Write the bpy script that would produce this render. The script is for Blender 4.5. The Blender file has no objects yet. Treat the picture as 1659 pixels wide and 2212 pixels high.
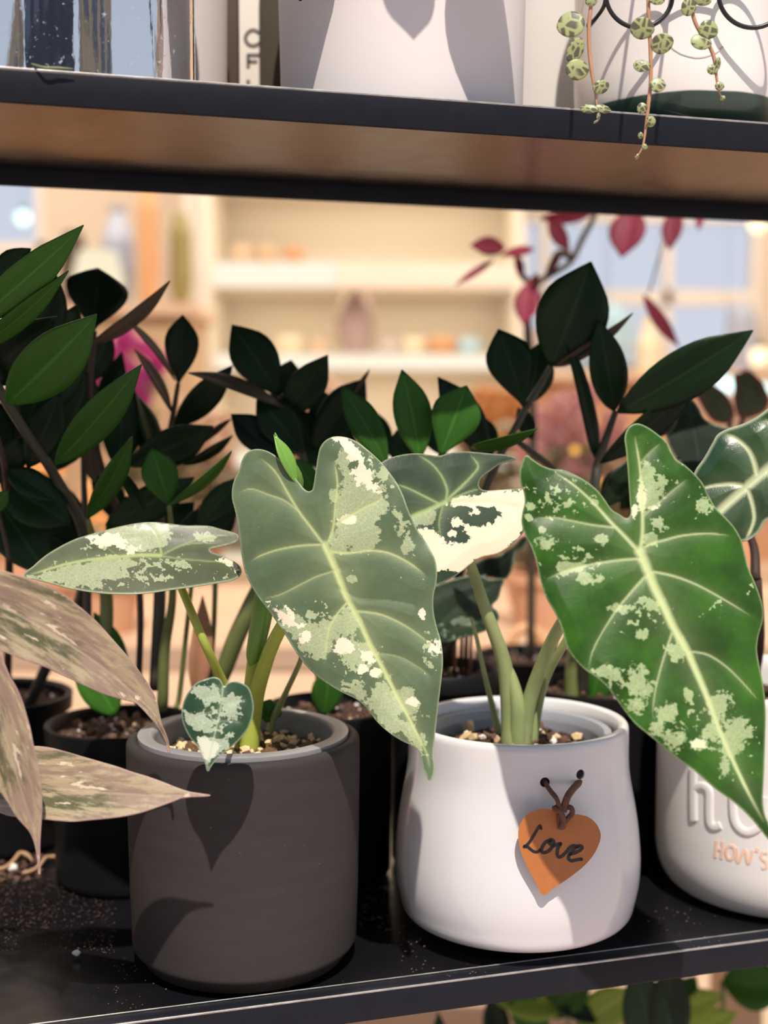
import bpy, bmesh, math, random
import numpy as np
from mathutils import Vector, Matrix, noise
from mathutils.geometry import delaunay_2d_cdt

scene = bpy.context.scene
COL = scene.collection
W, H = 1659, 2212
F = 2800.0                      # focal length in pixels of the 1659 x 2212 frame
CX, CY = 829.5, 1106.0
PITCH = math.atan(208 / F)      # camera looks slightly down
CAM_Z = 0.29                    # above the lower shelf's top (z = 0)

# ---------------------------------------------------------------- camera
cam_data = bpy.data.cameras.new('camera')
cam = bpy.data.objects.new('camera', cam_data)
COL.objects.link(cam)
cam.location = (0, 0, CAM_Z)
cam.rotation_euler = (math.pi / 2 - PITCH, 0, 0)
cam_data.sensor_fit = 'VERTICAL'
cam_data.sensor_height = 24.0
cam_data.lens = 24.0 * F / H
cam_data.clip_start = 0.02
cam_data.dof.use_dof = True
cam_data.dof.focus_distance = 0.645
cam_data.dof.aperture_fstop = cam_data.lens / 9.5     # a 9.5 mm wide opening
scene.camera = cam

# ---------------------------------------------------------------- sky, sun, exposure
world = bpy.data.worlds.new('sky'); scene.world = world
world.use_nodes = True
wn = world.node_tree.nodes; wl = world.node_tree.links
wn.clear()
wo = wn.new('ShaderNodeOutputWorld'); wb = wn.new('ShaderNodeBackground')
wtc = wn.new('ShaderNodeTexCoord'); wsep = wn.new('ShaderNodeSeparateXYZ'); wr = wn.new('ShaderNodeValToRGB')
wr.color_ramp.elements[0].position = 0.0; wr.color_ramp.elements[0].color = (0.82, 0.89, 1.0, 1)
wr.color_ramp.elements[1].position = 0.8; wr.color_ramp.elements[1].color = (0.55, 0.72, 1.0, 1)
wl.new(wtc.outputs['Generated'], wsep.inputs[0]); wl.new(wsep.outputs['Z'], wr.inputs[0])
wl.new(wr.outputs[0], wb.inputs['Color']); wl.new(wb.outputs[0], wo.inputs['Surface'])
wb.inputs['Strength'].default_value = 0.80

SUN_DIR = Vector((-0.07, 0.64, -0.97)).normalized()   # direction the sunlight travels
sd = bpy.data.lights.new('sun', 'SUN'); sd.energy = 5.3; sd.angle = math.radians(0.8); sd.color = (1.0, 0.89, 0.78)
sun = bpy.data.objects.new('sun', sd); COL.objects.link(sun)
sun.rotation_euler = SUN_DIR.to_track_quat('-Z', 'Y').to_euler(); sun.location = (1, -4, 6)

def area(name, loc, rot, sx, sy, e, color):
    d = bpy.data.lights.new(name, 'AREA'); d.shape = 'RECTANGLE'; d.size = sx; d.size_y = sy
    d.energy = e; d.color = color
    o = bpy.data.objects.new(name, d); COL.objects.link(o); o.location = loc; o.rotation_euler = rot
    return o
area('shop_ceiling_light', (0.0, 3.1, 1.95), (math.radians(12), 0, 0), 4.6, 1.6, 108, (1.0, 0.86, 0.70))

vs = scene.view_settings
scene.display_settings.display_device = 'sRGB'
vs.view_transform = 'Standard'; vs.look = 'None'; vs.exposure = 0.0; vs.gamma = 1.0; vs.use_curve_mapping = False

# ---------------------------------------------------------------- helpers
R_ = Vector((1, 0, 0)); FW = Vector((0, math.cos(PITCH), -math.sin(PITCH))); UP = Vector((0, math.sin(PITCH), math.cos(PITCH)))
C0 = Vector((0, 0, CAM_Z))
def ray(x, y): return R_ * ((x - CX) / F) + UP * (-(y - CY) / F) + FW
def at(x, y, D):
    v = ray(x, y); return C0 + v * (D / v.y)
def onz(x, y, z=0.0):
    v = ray(x, y); return C0 + v * ((z - CAM_Z) / v.z)
def at_np(p, D):
    rx = (p[:, 0] - CX) / F; u = -(p[:, 1] - CY) / F
    vy = FW.y + u * UP.y; vz = FW.z + u * UP.z
    t = D / vy
    return np.stack([rx * t, D * np.ones_like(rx), CAM_Z + vz * t], 1)

S_ = Vector((0.9588, 0.2840, 0)); N_ = Vector((-0.2840, 0.9588, 0))    # along the rack, towards its back
SHELF_ROT = math.atan2(0.2840, 0.9588)
def rack(s, n, z): return S_ * s + N_ * n + Vector((0, 0, z))
N_FRONT, N_BACK, N_BACK_LOW = 0.610, 0.826, 0.955
Z_UP = 0.4435

def tag(o, label=None, cat=None, group=None, kind=None):
    if label: o['label'] = label
    if cat: o['category'] = cat
    if group: o['group'] = group
    if kind: o['kind'] = kind
    return o
def thing(name, loc, label, cat, group=None, rotz=0):
    o = bpy.data.objects.new(name, None); COL.objects.link(o)
    o.location = loc; o.rotation_euler = (0, 0, rotz); o.empty_display_size = 0.02
    tag(o, label, cat, group)
    return o
WORLDM = {}
def mworld(o):
    m = Matrix.Translation(o.location) @ o.rotation_euler.to_matrix().to_4x4()
    return mworld(o.parent) @ m if o.parent else m
def link(name, me, mat, parent=None, smooth=True, loc=None):
    """me holds world coordinates; the object is given an origin and kept in place"""
    o = bpy.data.objects.new(name, me); COL.objects.link(o)
    if mat is not None:
        me.materials.clear()
        for m in (mat if isinstance(mat, (list, tuple)) else [mat]): me.materials.append(m)
    if smooth:
        me.polygons.foreach_set('use_smooth', [True] * len(me.polygons))
    if parent is not None:
        me.transform(mworld(parent).inverted())
        o.parent = parent
    else:
        if len(me.vertices):
            co = np.empty(len(me.vertices) * 3); me.vertices.foreach_get('co', co); co = co.reshape(-1, 3)
            c = Vector(((co[:, 0].min() + co[:, 0].max()) / 2, (co[:, 1].min() + co[:, 1].max()) / 2, co[:, 2].min()))
            me.transform(Matrix.Translation(-c)); o.location = c
    return o
def mesh(verts, faces):
    me = bpy.data.meshes.new('m'); me.from_pydata([tuple(v) for v in verts], [], faces); me.update(); return me
def bm_mesh(bm):
    me = bpy.data.meshes.new('m'); bm.to_mesh(me); bm.free(); return me
def autosmooth(me, deg=35):
    me.update()
    try: me.set_sharp_from_angle(angle=math.radians(deg))
    except Exception: pass
    return me
def box_bm(bm, c, size, rotz=0.0, bevel=0.0, tilt=None):
    m = Matrix.Translation(c) @ Matrix.Rotation(rotz, 4, 'Z')
    if tilt is not None: m = m @ tilt
    r = bmesh.ops.create_cube(bm, size=1.0, matrix=m @ Matrix.Diagonal((*size, 1)))
    if bevel > 0:
        es = list({e for v in r['verts'] for e in v.link_edges})
        bmesh.ops.bevel(bm, geom=es, offset=bevel, segments=2, affect='EDGES', profile=0.6)
def box(name, c, size, mat, parent=None, rotz=0.0, bevel=0.0, tilt=None):
    bm = bmesh.new(); box_bm(bm, Vector(c), size, rotz, bevel, tilt)
    return link(name, autosmooth(bm_mesh(bm)), mat, parent)
def lathe_mesh(profile, center, n=72, wob=0.0, sq=1.0):
    """profile: (r, z) list from one end to the other; r = 0 closes a pole"""
    q = [profile[0]]
    for a, b in zip(profile, profile[1:]):
        L = math.hypot(b[0] - a[0], b[1] - a[1])
        if L > 0.02 and a[0] > 1e-7 and b[0] > 1e-7:      # loops near the ends keep long walls straight when shaded smooth
            for e in (0.0015, 0.004, L - 0.004, L - 0.0015): q.append((a[0] + (b[0] - a[0]) * e / L, a[1] + (b[1] - a[1]) * e / L))
        q.append(b)
    profile = q
    vs_, fs = [], []; rows = []
    cx, cy, cz = center
    for (r, z) in profile:
        if r <= 1e-7:
            rows.append([len(vs_)]); vs_.append((cx, cy, cz + z))
        else:
            row = []
            for k in range(n):
                a = 2 * math.pi * k / n
                row.append(len(vs_)); vs_.append((cx + r * math.cos(a), cy + r * math.sin(a) * sq, cz + z))
            rows.append(row)
    for a, b in zip(rows, rows[1:]):
        for k in range(n):
            k2 = (k + 1) % n
            if len(a) == 1 and len(b) == 1: continue
            if len(a) == 1: fs.append((a[0], b[k2], b[k]))
            elif len(b) == 1: fs.append((a[k], a[k2], b[0]))
            else: fs.append((a[k], a[k2], b[k2], b[k]))
    return mesh(vs_, fs)
def lathe(name, profile, center, mat, parent=None, n=72, deg=50):
    me = lathe_mesh(profile, center, n)
    bm = bmesh.new(); bm.from_mesh(me); bmesh.ops.recalc_face_normals(bm, faces=bm.faces); bm.to_mesh(me); bm.free()
    return link(name, autosmooth(me, deg), mat, parent)
def arc(cx, cz, r, a0, a1, n=6):
    return [(cx + r * math.cos(math.radians(a0 + (a1 - a0) * k / n)), cz + r * math.sin(math.radians(a0 + (a1 - a0) * k / n))) for k in range(n + 1)]
def spline(pts, n=6):
    """Catmull-Rom through points of any dimension"""
    P = [np.array(p, float) for p in pts]
    if len(P) < 3:
        return [P[0] + (P[-1] - P[0]) * k / n for k in range(n + 1)]
    P = [2 * P[0] - P[1]] + P + [2 * P[-1] - P[-2]]
    out = []
    for i in range(1, len(P) - 2):
        p0, p1, p2, p3 = P[i - 1:i + 3]
        for k in range(n):
            t = k / n
            out.append(0.5 * (2 * p1 + (p2 - p0) * t + (2 * p0 - 5 * p1 + 4 * p2 - p3) * t * t + (3 * p1 - p0 - 3 * p2 + p3) * t ** 3))
    out.append(P[-2]); return out
def closed_spline(pts, step):
    P = [np.array(p, float) for p in pts]; n = len(P); out = []
    for i in range(n):
        p0, p1, p2, p3 = P[i - 1], P[i], P[(i + 1) % n], P[(i + 2) % n]
        k = max(1, int(np.linalg.norm(p2 - p1) / step + 0.5))
        # centripetal-ish: limit tangents so sharp points stay sharp
        l1 = np.linalg.norm(p2 - p1) + 1e-9
        m1 = (p2 - p0); m1 *= min(1, 1.0 * l1 / (np.linalg.norm(m1) + 1e-9)) if np.linalg.norm(m1) > 0 else 0
        m2 = (p3 - p1); m2 *= min(1, 1.0 * l1 / (np.linalg.norm(m2) + 1e-9)) if np.linalg.norm(m2) > 0 else 0
        for j in range(k):
            t = j / k
            h00 = 2 * t ** 3 - 3 * t * t + 1; h10 = t ** 3 - 2 * t * t + t; h01 = -2 * t ** 3 + 3 * t * t; h11 = t ** 3 - t * t
            out.append(h00 * p1 + h10 * m1 + h01 * p2 + h11 * m2)
    return np.array(out)
def tube_mesh(pts, radii, n=8, sub=5, flat=None):
    """pts: 3-D points, radii per point; a closed tapering tube"""
    q = spline([tuple(p) + (r,) for p, r in zip([tuple(p) for p in pts], radii)], sub)
    vs_, fs = [], []
    prev = None
    for i, c in enumerate(q):
        p = Vector(c[:3]); r = max(c[3], 1e-5)
        a = Vector(q[min(i + 1, len(q) - 1)][:3]); b = Vector(q[max(i - 1, 0)][:3])
        t = (a - b).normalized()
        u = t.cross(prev) if prev is not None else t.cross(Vector((0.13, 1, 0.21)))
        u = (prev - t * prev.dot(t)) if prev is not None else u
        if u.length < 1e-6: u = t.orthogonal()
        u.normalize(); v = t.cross(u); prev = u
        fx, fy = (1, 1) if flat is None else flat
        for k in range(n):
            an = 2 * math.pi * k / n
            vs_.append(p + u * (r * fx * math.cos(an)) + v * (r * fy * math.sin(an)))
    m = len(q)
    for i in range(m - 1):
        for k in range(n):
            k2 = (k + 1) % n
            fs.append((i * n + k, i * n + k2, (i + 1) * n + k2, (i + 1) * n + k))
    fs.append(tuple(range(n))[::-1]); fs.append(tuple((m - 1) * n + k for k in range(n)))
    return mesh(vs_, fs)
def tube(name, pts, radii, mat, parent=None, n=8, sub=5, flat=None):
    if not isinstance(radii, (list, tuple)): radii = [radii] * len(pts)
    return link(name, tube_mesh(pts, radii, n, sub, flat), mat, parent)
def pxtube(name, pts, mat, parent=None, n=8, sub=5):
    """pts: (x, y, distance, width in pixels)"""
    return tube(name, [at(x, y, D) for x, y, D, w in pts], [w / 2 * D / F for x, y, D, w in pts], mat, parent, n, sub)

# ---------------------------------------------------------------- materials
class NT:
    def __init__(self, name):
        self.m = bpy.data.materials.new(name); self.m.use_nodes = True
        self.t = self.m.node_tree; self.t.nodes.clear()
        self.out = self.t.nodes.new('ShaderNodeOutputMaterial')
    def n(self, kind, **kw):
        x = self.t.nodes.new(kind)
        for k, v in kw.items(): setattr(x, k, v)
        return x
    def l(self, a, b): self.t.links.new(a, b)
    def noise(self, vec, scale, detail=4, rough=0.55, dist=0.0):
        x = self.n('ShaderNodeTexNoise'); x.inputs['Scale'].default_value = scale; x.inputs['Detail'].default_value = detail
        x.inputs['Roughness'].default_value = rough; x.inputs['Distortion'].default_value = dist
        if vec is not None: self.l(vec, x.inputs['Vector'])
        return x.outputs['Fac']
    def math(self, op, a, b=None, c=None, clamp=False):
        x = self.n('ShaderNodeMath', operation=op); x.use_clamp = clamp
        for i, v in enumerate((a, b, c)):
            if v is None: continue
            if isinstance(v, (int, float)): x.inputs[i].default_value = v
            else: self.l(v, x.inputs[i])
        return x.outputs[0]
    def step(self, v, lo, hi):
        x = self.n('ShaderNodeMapRange', interpolation_type='SMOOTHSTEP'); self.l(v, x.inputs['Value'])
        x.inputs['From Min'].default_value = lo; x.inputs['From Max'].default_value = hi
        return x.outputs[0]
    def mix(self, f, a, b):
        x = self.n('ShaderNodeMix', data_type='RGBA')
        if isinstance(f, (int, float)): x.inputs[0].default_value = f
        else: self.l(f, x.inputs[0])
        for i, v in ((6, a), (7, b)):
            if isinstance(v, (tuple, list)): x.inputs[i].default_value = (*v[:3], 1)
            else: self.l(v, x.inputs[i])
        return x.outputs[2]
    def attr(self, name):
        x = self.n('ShaderNodeAttribute', attribute_name=name); return x.outputs['Fac']
    def uv(self): return self.n('ShaderNodeTexCoord').outputs['UV']
    def obj(self): return self.n('ShaderNodeTexCoord').outputs['Object']
    def scalev(self, vec, s):
        x = self.n('ShaderNodeMapping'); x.inputs['Scale'].default_value = s; self.l(vec, x.inputs['Vector']); return x.outputs[0]
    def bsdf(self, color, rough=0.5, spec=0.5, coat=0.0, coat_rough=0.1, metal=0.0, trans=0.0, ior=1.5, sheen=0.0):
        b = self.n('ShaderNodeBsdfPrincipled')
        for k, v in (('Base Color', color), ('Roughness', rough), ('Specular IOR Level', spec), ('Coat Weight', coat), ('Coat Roughness', coat_rough),
                     ('Metallic', metal), ('Transmission Weight', trans), ('IOR', ior), ('Sheen Weight', sheen)):
            if isinstance(v, (int, float)): b.inputs[k].default_value = v
            elif isinstance(v, (tuple, list)): b.inputs[k].default_value = (*v[:3], 1)
            else: self.l(v, b.inputs[k])
        return b
    def bump(self, b, h, strength=0.3, dist=0.001):
        x = self.n('ShaderNodeBump'); x.inputs['Strength'].default_value = strength; x.inputs['Distance'].default_value = dist
        self.l(h, x.inputs['Height']); self.l(x.outputs[0], b.inputs['Normal'])
    def done(self, sh): self.l(sh, self.out.inputs['Surface']); return self.m

def plain(name, color, rough=0.5, var=0.12, scale=30, bump=0.0, spec=0.5, coat=0.0, metal=0.0, coat_rough=0.1, randomize=0.0):
    t = NT(name); o = t.obj(); f = t.noise(o, scale, 4)
    dark = tuple(c * (1 - var) for c in color); light = tuple(min(1, c * (1 + var)) for c in color)
    c = t.mix(f, dark, light)
    if randomize:
        oi = t.n('ShaderNodeObjectInfo'); hs = t.n('ShaderNodeHueSaturation')
        v = t.math('MULTIPLY_ADD', oi.outputs['Random'], randomize * 2, 1 - randomize)
        t.l(v, hs.inputs['Value']); t.l(c, hs.inputs['Color']); c = hs.outputs[0]
    b = t.bsdf(c, rough, spec, coat, coat_rough, metal)
    if bump: t.bump(b, f, bump)
    return t.done(b.outputs[0])
def emit(name, color, s):
    t = NT(name); e = t.n('ShaderNodeEmission'); e.inputs['Color'].default_value = (*color, 1); e.inputs['Strength'].default_value = s
    return t.done(e.outputs[0])

def leaf_material(name, base, base2, pale, white, vein, rough=0.42, transl=0.22, pscale=18, spec=0.4, sheen=0.0, coat=0.15, veinamt=1.0, halo=0.35, speck=True):
    """variegated aroid leaf; the attributes say where veins and sectors run, noise frays the sectors' borders"""
    t = NT(name); uv = t.uv()
    big = t.step(t.noise(uv, 7, 4), 0.36, 0.66); fine = t.noise(uv, 90, 5, 0.6)
    def fray(s, seed):
        mp = t.n('ShaderNodeMapping'); mp.inputs['Location'].default_value = (seed, seed * 1.7, 0); t.l(uv, mp.inputs['Vector'])
        a = t.math('MULTIPLY', t.math('SUBTRACT', t.noise(mp.outputs[0], s, 8, 0.6, 0.35), 0.5), 4.2)
        b = t.math('MULTIPLY', t.math('SUBTRACT', t.noise(mp.outputs[0], s * 3.6, 6, 0.65, 0.2), 0.5), 2.6)
        return t.math('ADD', a, b)
    edge1 = t.math('ADD', fray(pscale, 0.0), t.attr('pale'))
    edge2 = t.math('ADD', fray(pscale * 1.2, 3.3), t.attr('white'))
    fp = t.step(edge1, -0.03, 0.05); fw = t.step(edge2, -0.03, 0.05)
    c = t.mix(big, base, base2)
    c = t.mix(t.math('MULTIPLY', fine, 0.45), c, tuple(x * 0.55 for x in base))
    # net of fine veins, seen in the pale sectors
    vo = t.n('ShaderNodeTexVoronoi', feature='DISTANCE_TO_EDGE'); vo.inputs['Scale'].default_value = 125
    wob = t.n('ShaderNodeTexNoise'); wob.inputs['Scale'].default_value = 50; t.l(uv, wob.inputs['Vector'])
    wv = t.n('ShaderNodeVectorMath', operation='MULTIPLY_ADD'); wv.inputs[1].default_value = (.016, .016, 0); t.l(wob.outputs['Color'], wv.inputs[0]); t.l(uv, wv.inputs[2]); t.l(wv.outputs[0], vo.inputs['Vector'])
    net = t.math('SUBTRACT', 1.0, t.step(vo.outputs['Distance'], 0.0, 0.10))
    pcol = t.mix(t.math('MULTIPLY', net, 0.5), tuple(x * 0.92 for x in pale), tuple(min(1, x * 1.55) for x in pale))
    pcol = t.mix(t.math('MULTIPLY', t.noise(uv, 40, 3), 0.5), pcol, tuple(x * 0.72 for x in pale))
    c = t.mix(fp, c, pcol)
    if speck:
        sp = t.math('ADD', t.noise(uv, 62, 3, 0.6), t.math('MULTIPLY', t.attr('speck'), 0.22))
        c = t.mix(t.step(sp, 0.735, 0.75), c, pale)
    c = t.mix(fw, c, white)
    c = t.mix(t.math('MULTIPLY', t.attr('halo'), halo), c, vein)
    c = t.mix(t.math('MULTIPLY', t.attr('vein'), veinamt), c, vein)
    c = t.mix(t.math('MULTIPLY', t.attr('edge'), 0.85), c, pale)
    b = t.bsdf(c, rough, spec, coat, 0.3, sheen=sheen)
    lat = t.math('SINE', t.math('MULTIPLY', t.attr('lat'), 1.0))
    hgt = t.math('ADD', t.math('MULTIPLY', fine, 0.6), t.math('MULTIPLY', net, -0.12))
    t.bump(b, hgt, 0.25, 0.0006)
    tr = t.n('ShaderNodeBsdfTranslucent'); hs = t.n('ShaderNodeHueSaturation'); hs.inputs['Saturation'].default_value = 1.25; hs.inputs['Value'].default_value = 1.5
    t.l(c, hs.inputs['Color']); t.l(hs.outputs[0], tr.inputs['Color'])
    mx = t.n('ShaderNodeMixShader'); mx.inputs[0].default_value = transl
    t.l(b.outputs[0], mx.inputs[1]); t.l(tr.outputs[0], mx.inputs[2])
    return t.done(mx.outputs[0])

def glossy_leaf(name, c1, c2, rough=0.3, transl=0.1, rand=0.25, back=None):
    t = NT(name); uv = t.uv()
    f = t.noise(t.scalev(uv, (3, 18, 1)), 1.0, 3)
    sx = t.n('ShaderNodeSeparateXYZ'); t.l(uv, sx.inputs[0])
    mid = t.math('SUBTRACT', 1.0, t.step(t.math('ABSOLUTE', t.math('SUBTRACT', sx.outputs['Y'], 0.5)), 0.0, 0.05))
    c = t.mix(f, c1, c2); c = t.mix(t.math('MULTIPLY', mid, 0.35), c, tuple(min(1, x * 2.0 + 0.01) for x in c2))
    oi = t.n('ShaderNodeObjectInfo'); hs = t.n('ShaderNodeHueSaturation')
    t.l(t.math('MULTIPLY_ADD', oi.outputs['Random'], rand * 2, 1 - rand), hs.inputs['Value']); t.l(c, hs.inputs['Color']); c = hs.outputs[0]
    b = t.bsdf(c, rough, 0.16, 0.0, 0.15)
    t.bump(b, f, 0.15, 0.001)
    tr = t.n('ShaderNodeBsdfTranslucent'); h2 = t.n('ShaderNodeHueSaturation'); h2.inputs['Value'].default_value = 1.6; t.l(c, h2.inputs['Color']); t.l(h2.outputs[0], tr.inputs['Color'])
    mx = t.n('ShaderNodeMixShader'); mx.inputs[0].default_value = transl
    t.l(b.outputs[0], mx.inputs[1]); t.l(tr.outputs[0], mx.inputs[2])
    return t.done(mx.outputs[0])

M = {}
def black_paint():
    t = NT('black_gloss_metal'); o = t.obj()
    f = t.noise(o, 60, 4); dust = t.step(t.noise(o, 420, 2, 0.7), 0.70, 0.78)
    c = t.mix(t.math('MULTIPLY', dust, 0.5), (0.006, 0.006, 0.008), (0.10, 0.09, 0.085))
    b = t.bsdf(c, t.math('MULTIPLY_ADD', f, 0.14, 0.16), 0.5, 0.0, 0.1, ior=1.5)
    return t.done(b.outputs[0])
M['black_metal'] = black_paint()
M['black_rim'] = plain('black_satin_rim', (0.010, 0.011, 0.016), 0.40, 0.25, 90, spec=0.16)
M['edge_highlight'] = plain('bare_metal_highlight', (0.42, 0.40, 0.38), 0.36, 0.7, 120, metal=0.7)  # bare metal strips with the rims' bright highlight put into their colour
def glaze(name, color, rough, coat, speckcol=None, var=0.03, coat_rough=0.06):
    t = NT(name); o = t.obj(); f = t.noise(o, 25, 3)
    c = t.mix(f, tuple(x * (1 - var) for x in color), color)
    if speckcol:
        c = t.mix(t.step(t.noise(o, 210, 2, 0.6), 0.77, 0.80), c, speckcol)
    b = t.bsdf(c, rough, 0.5, coat, coat_rough)
    t.bump(b, t.noise(o, 18, 2), 0.05, 0.002)
    return t.done(b.outputs[0])
M['white_glaze'] = glaze('white_glazed_ceramic', (0.66, 0.658, 0.672), 0.33, 0.6, (0.35, 0.3, 0.25))
M['white_matte'] = glaze('white_matte_ceramic', (0.68, 0.665, 0.64), 0.6, 0.15)
M['cream_matte'] = glaze('pinkish_white_ceramic', (0.70, 0.655, 0.645), 0.65, 0.0)
M['grey_ceramic'] = glaze('pale_grey_ceramic', (0.62, 0.58, 0.56), 0.6, 0.0)
def dark_pot_mat():
    t = NT('charcoal_matte_ceramic'); o = t.obj()
    f = t.noise(t.scalev(o, (1, 1, 6)), 30, 5); g = t.noise(o, 300, 2, 0.6)
    c = t.mix(f, (0.033, 0.029, 0.028), (0.047, 0.041, 0.039))
    c = t.mix(t.math('MULTIPLY', t.step(g, 0.72, 0.8), 0.35), c, (0.2, 0.19, 0.18))
    b = t.bsdf(c, 0.65, 0.12)
    t.bump(b, f, 0.12, 0.001)
    return t.done(b.outputs[0])
M['charcoal'] = dark_pot_mat()
M['nursery_black'] = plain('black_nursery_plastic', (0.007, 0.007, 0.008), 0.5, 0.2, 60, spec=0.12)
M['liner_grey'] = plain('grey_plastic_liner', (0.25, 0.25, 0.265), 0.38, 0.1, 60)
M['liner_blue'] = plain('bluish_grey_plastic_liner', (0.26, 0.28, 0.32), 0.35, 0.08, 60)
def soil_mat(name, c1, c2, fl, amount=0.6):
    t = NT(name); o = t.obj()
    f = t.noise(o, 220, 6, 0.7); g = t.noise(o, 900, 2)
    c = t.mix(f, c1, c2)
    v = t.n('ShaderNodeTexVoronoi'); v.inputs['Scale'].default_value = 380; t.l(o, v.inputs['Vector'])
    c = t.mix(t.math('MULTIPLY', t.math('SUBTRACT', 1.0, t.step(v.outputs['Distance'], 0.10, 0.22)), amount), c, fl)
    b = t.bsdf(c, 0.95, 0.2); t.bump(b, f, 0.9, 0.004)
    return t.done(b.outputs[0])
M['soil'] = soil_mat('potting_soil', (0.018, 0.011, 0.008), (0.13, 0.075, 0.05), (0.45, 0.36, 0.30))
M['gravel_soil'] = soil_mat('gravelly_soil', (0.05, 0.03, 0.016), (0.30, 0.19, 0.09), (0.6, 0.45, 0.25))
M['chip_tan'] = plain('tan_clay_granule', (0.62, 0.45, 0.25), 0.9, 0.35, 300, randomize=0.2)
M['chip_white'] = plain('white_perlite', (0.75, 0.71, 0.66), 0.9, 0.15, 300)
M['chip_brown'] = plain('brown_bark', (0.11, 0.06, 0.04), 0.9, 0.4, 300)
M['root'] = plain('tan_dry_root', (0.42, 0.26, 0.14), 0.8, 0.3, 200)
M['leather'] = plain('tan_leather', (0.40, 0.135, 0.032), 0.5, 0.12, 250, bump=0.15)
M['cord'] = plain('brown_suede_cord', (0.13, 0.055, 0.035), 0.85, 0.25, 300, bump=0.3)
M['ink'] = plain('black_ink', (0.008, 0.007, 0.012), 0.45, 0.0)
M['wire'] = plain('black_wire', (0.012, 0.012, 0.014), 0.35, 0.0)
M['hole'] = plain('hole_shade_black', (0.01, 0.01, 0.01), 0.8, 0.0)
M['aloc_centre'] = leaf_material('alocasia_blade', (0.095, 0.150, 0.075), (0.145, 0.210, 0.110), (0.42, 0.49, 0.29), (0.82, 0.76, 0.60), (0.56, 0.63, 0.30), sheen=0.12)
M['aloc_right'] = leaf_material('alocasia_blade_fresh', (0.024, 0.080, 0.010), (0.052, 0.175, 0.014), (0.40, 0.50, 0.26), (0.70, 0.72, 0.50), (0.60, 0.68, 0.36), transl=0.28, pscale=34, coat=0.08, spec=.25, halo=.2)
M['aloc_left'] = leaf_material('alocasia_blade_mottled', (0.095, 0.120, 0.070), (0.150, 0.175, 0.110), (0.42, 0.47, 0.30), (0.72, 0.70, 0.55), (0.42, 0.5, 0.22), pscale=24, halo=0.2, coat=0.3)
M['aloc_back'] = leaf_material('alocasia_blade_half_white', (0.035, 0.065, 0.035), (0.055, 0.090, 0.050), (0.40, 0.44, 0.28), (0.86, 0.78, 0.60), (0.40, 0.52, 0.22), sheen=0.1, speck=False, transl=0.25)
M['aloc_small'] = leaf_material('alocasia_blade_small', (0.018, 0.06, 0.026), (0.035, 0.09, 0.04), (0.42, 0.5, 0.36), (0.68, 0.70, 0.58), (0.5, 0.58, 0.4), rough=0.25, pscale=26, coat=0.4)
M['aloc_polly'] = leaf_material('alocasia_white_veined_blade', (0.012, 0.05, 0.016), (0.03, 0.09, 0.022), (0.5, 0.55, 0.38), (0.7, 0.7, 0.5), (0.62, 0.68, 0.42), rough=0.28, coat=0.4, halo=0.15, speck=False)
M['aloc_dark'] = leaf_material('alocasia_dark_blade', (0.010, 0.018, 0.012), (0.018, 0.032, 0.016), (0.3, 0.35, 0.22), (0.4, 0.4, 0.3), (0.05, 0.08, 0.04), rough=0.65, spec=.15, coat=0, halo=0.1, speck=False, transl=0.04)
def streaky_leaf():
    t = NT('pinkish_variegated_blade'); uv = t.uv()
    st = t.noise(t.scalev(t.attr_vec('along'), (7, 62, 1)), 1.0, 7, 0.72)
    st2 = t.noise(t.scalev(t.attr_vec('along'), (12, 60, 1)), 1.0, 5, 0.6, 0.3)
    big = t.noise(t.scalev(t.attr_vec('along'), (4, 15, 1)), 1.0, 5)
    c = t.mix(t.step(big, 0.42, 0.57), (0.085, 0.088, 0.032), (0.30, 0.210, 0.150))
    c = t.mix(t.math('MULTIPLY', t.step(st, 0.47, 0.57), 0.8), c, (0.44, 0.36, 0.215))
    c = t.mix(t.step(st2, 0.615, 0.64), c, (0.70, 0.57, 0.43))
    c = t.mix(t.math('MULTIPLY', t.attr('vein'), 0.55), c, (0.55, 0.42, 0.34))
    c = t.mix(t.math('MULTIPLY', t.attr('edge'), 0.7), c, (0.5, 0.30, 0.27))
    b = t.bsdf(c, 0.36, 0.5, 0.25, 0.25, sheen=0.1)
    t.bump(b, t.math('ADD', st, t.noise(uv, 160, 3)), 0.3, 0.0007)
    tr = t.n('ShaderNodeBsdfTranslucent'); t.l(c, tr.inputs['Color'])
    mx = t.n('ShaderNodeMixShader'); mx.inputs[0].default_value = 0.15
    t.l(b.outputs[0], mx.inputs[1]); t.l(tr.outputs[0], mx.inputs[2])
    return t.done(mx.outputs[0])
def _attr_vec(self, name):
    x = self.n('ShaderNodeAttribute', attribute_name=name); return x.outputs['Vector']
NT.attr_vec = _attr_vec
M['pink_leaf'] = streaky_leaf()
M['zz'] = glossy_leaf('glossy_dark_leaf', (0.006, 0.018, 0.007), (0.011, 0.034, 0.011), 0.36, 0.06, 0.4)
M['zz_lit_green'] = glossy_leaf('glossy_lit_green_leaf', (0.026, 0.090, 0.012), (0.046, 0.145, 0.020), 0.34, 0.2, 0.25)  # lit copy of the dark leaf, sunshine put into the colour; also for greener leaves
M['zz_dry'] = glossy_leaf('dry_brown_leaf', (0.06, 0.045, 0.032), (0.11, 0.085, 0.06), 0.7, 0.1, 0.2)
M['zz_stem'] = plain('dark_stem', (0.045, 0.045, 0.032), 0.5, 0.3, 90)
M['green_stem'] = plain('green_stem', (0.14, 0.17, 0.055), 0.45, 0.25, 90)
M['petiole_lime'] = plain('lime_petiole', (0.36, 0.43, 0.07), 0.4, 0.2, 60)
M['petiole_green'] = plain('pale_green_petiole', (0.27, 0.33, 0.14), 0.42, 0.25, 70)
M['bud'] = plain('rolled_green_leaf', (0.13, 0.28, 0.04), 0.35, 0.25, 60)
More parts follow.
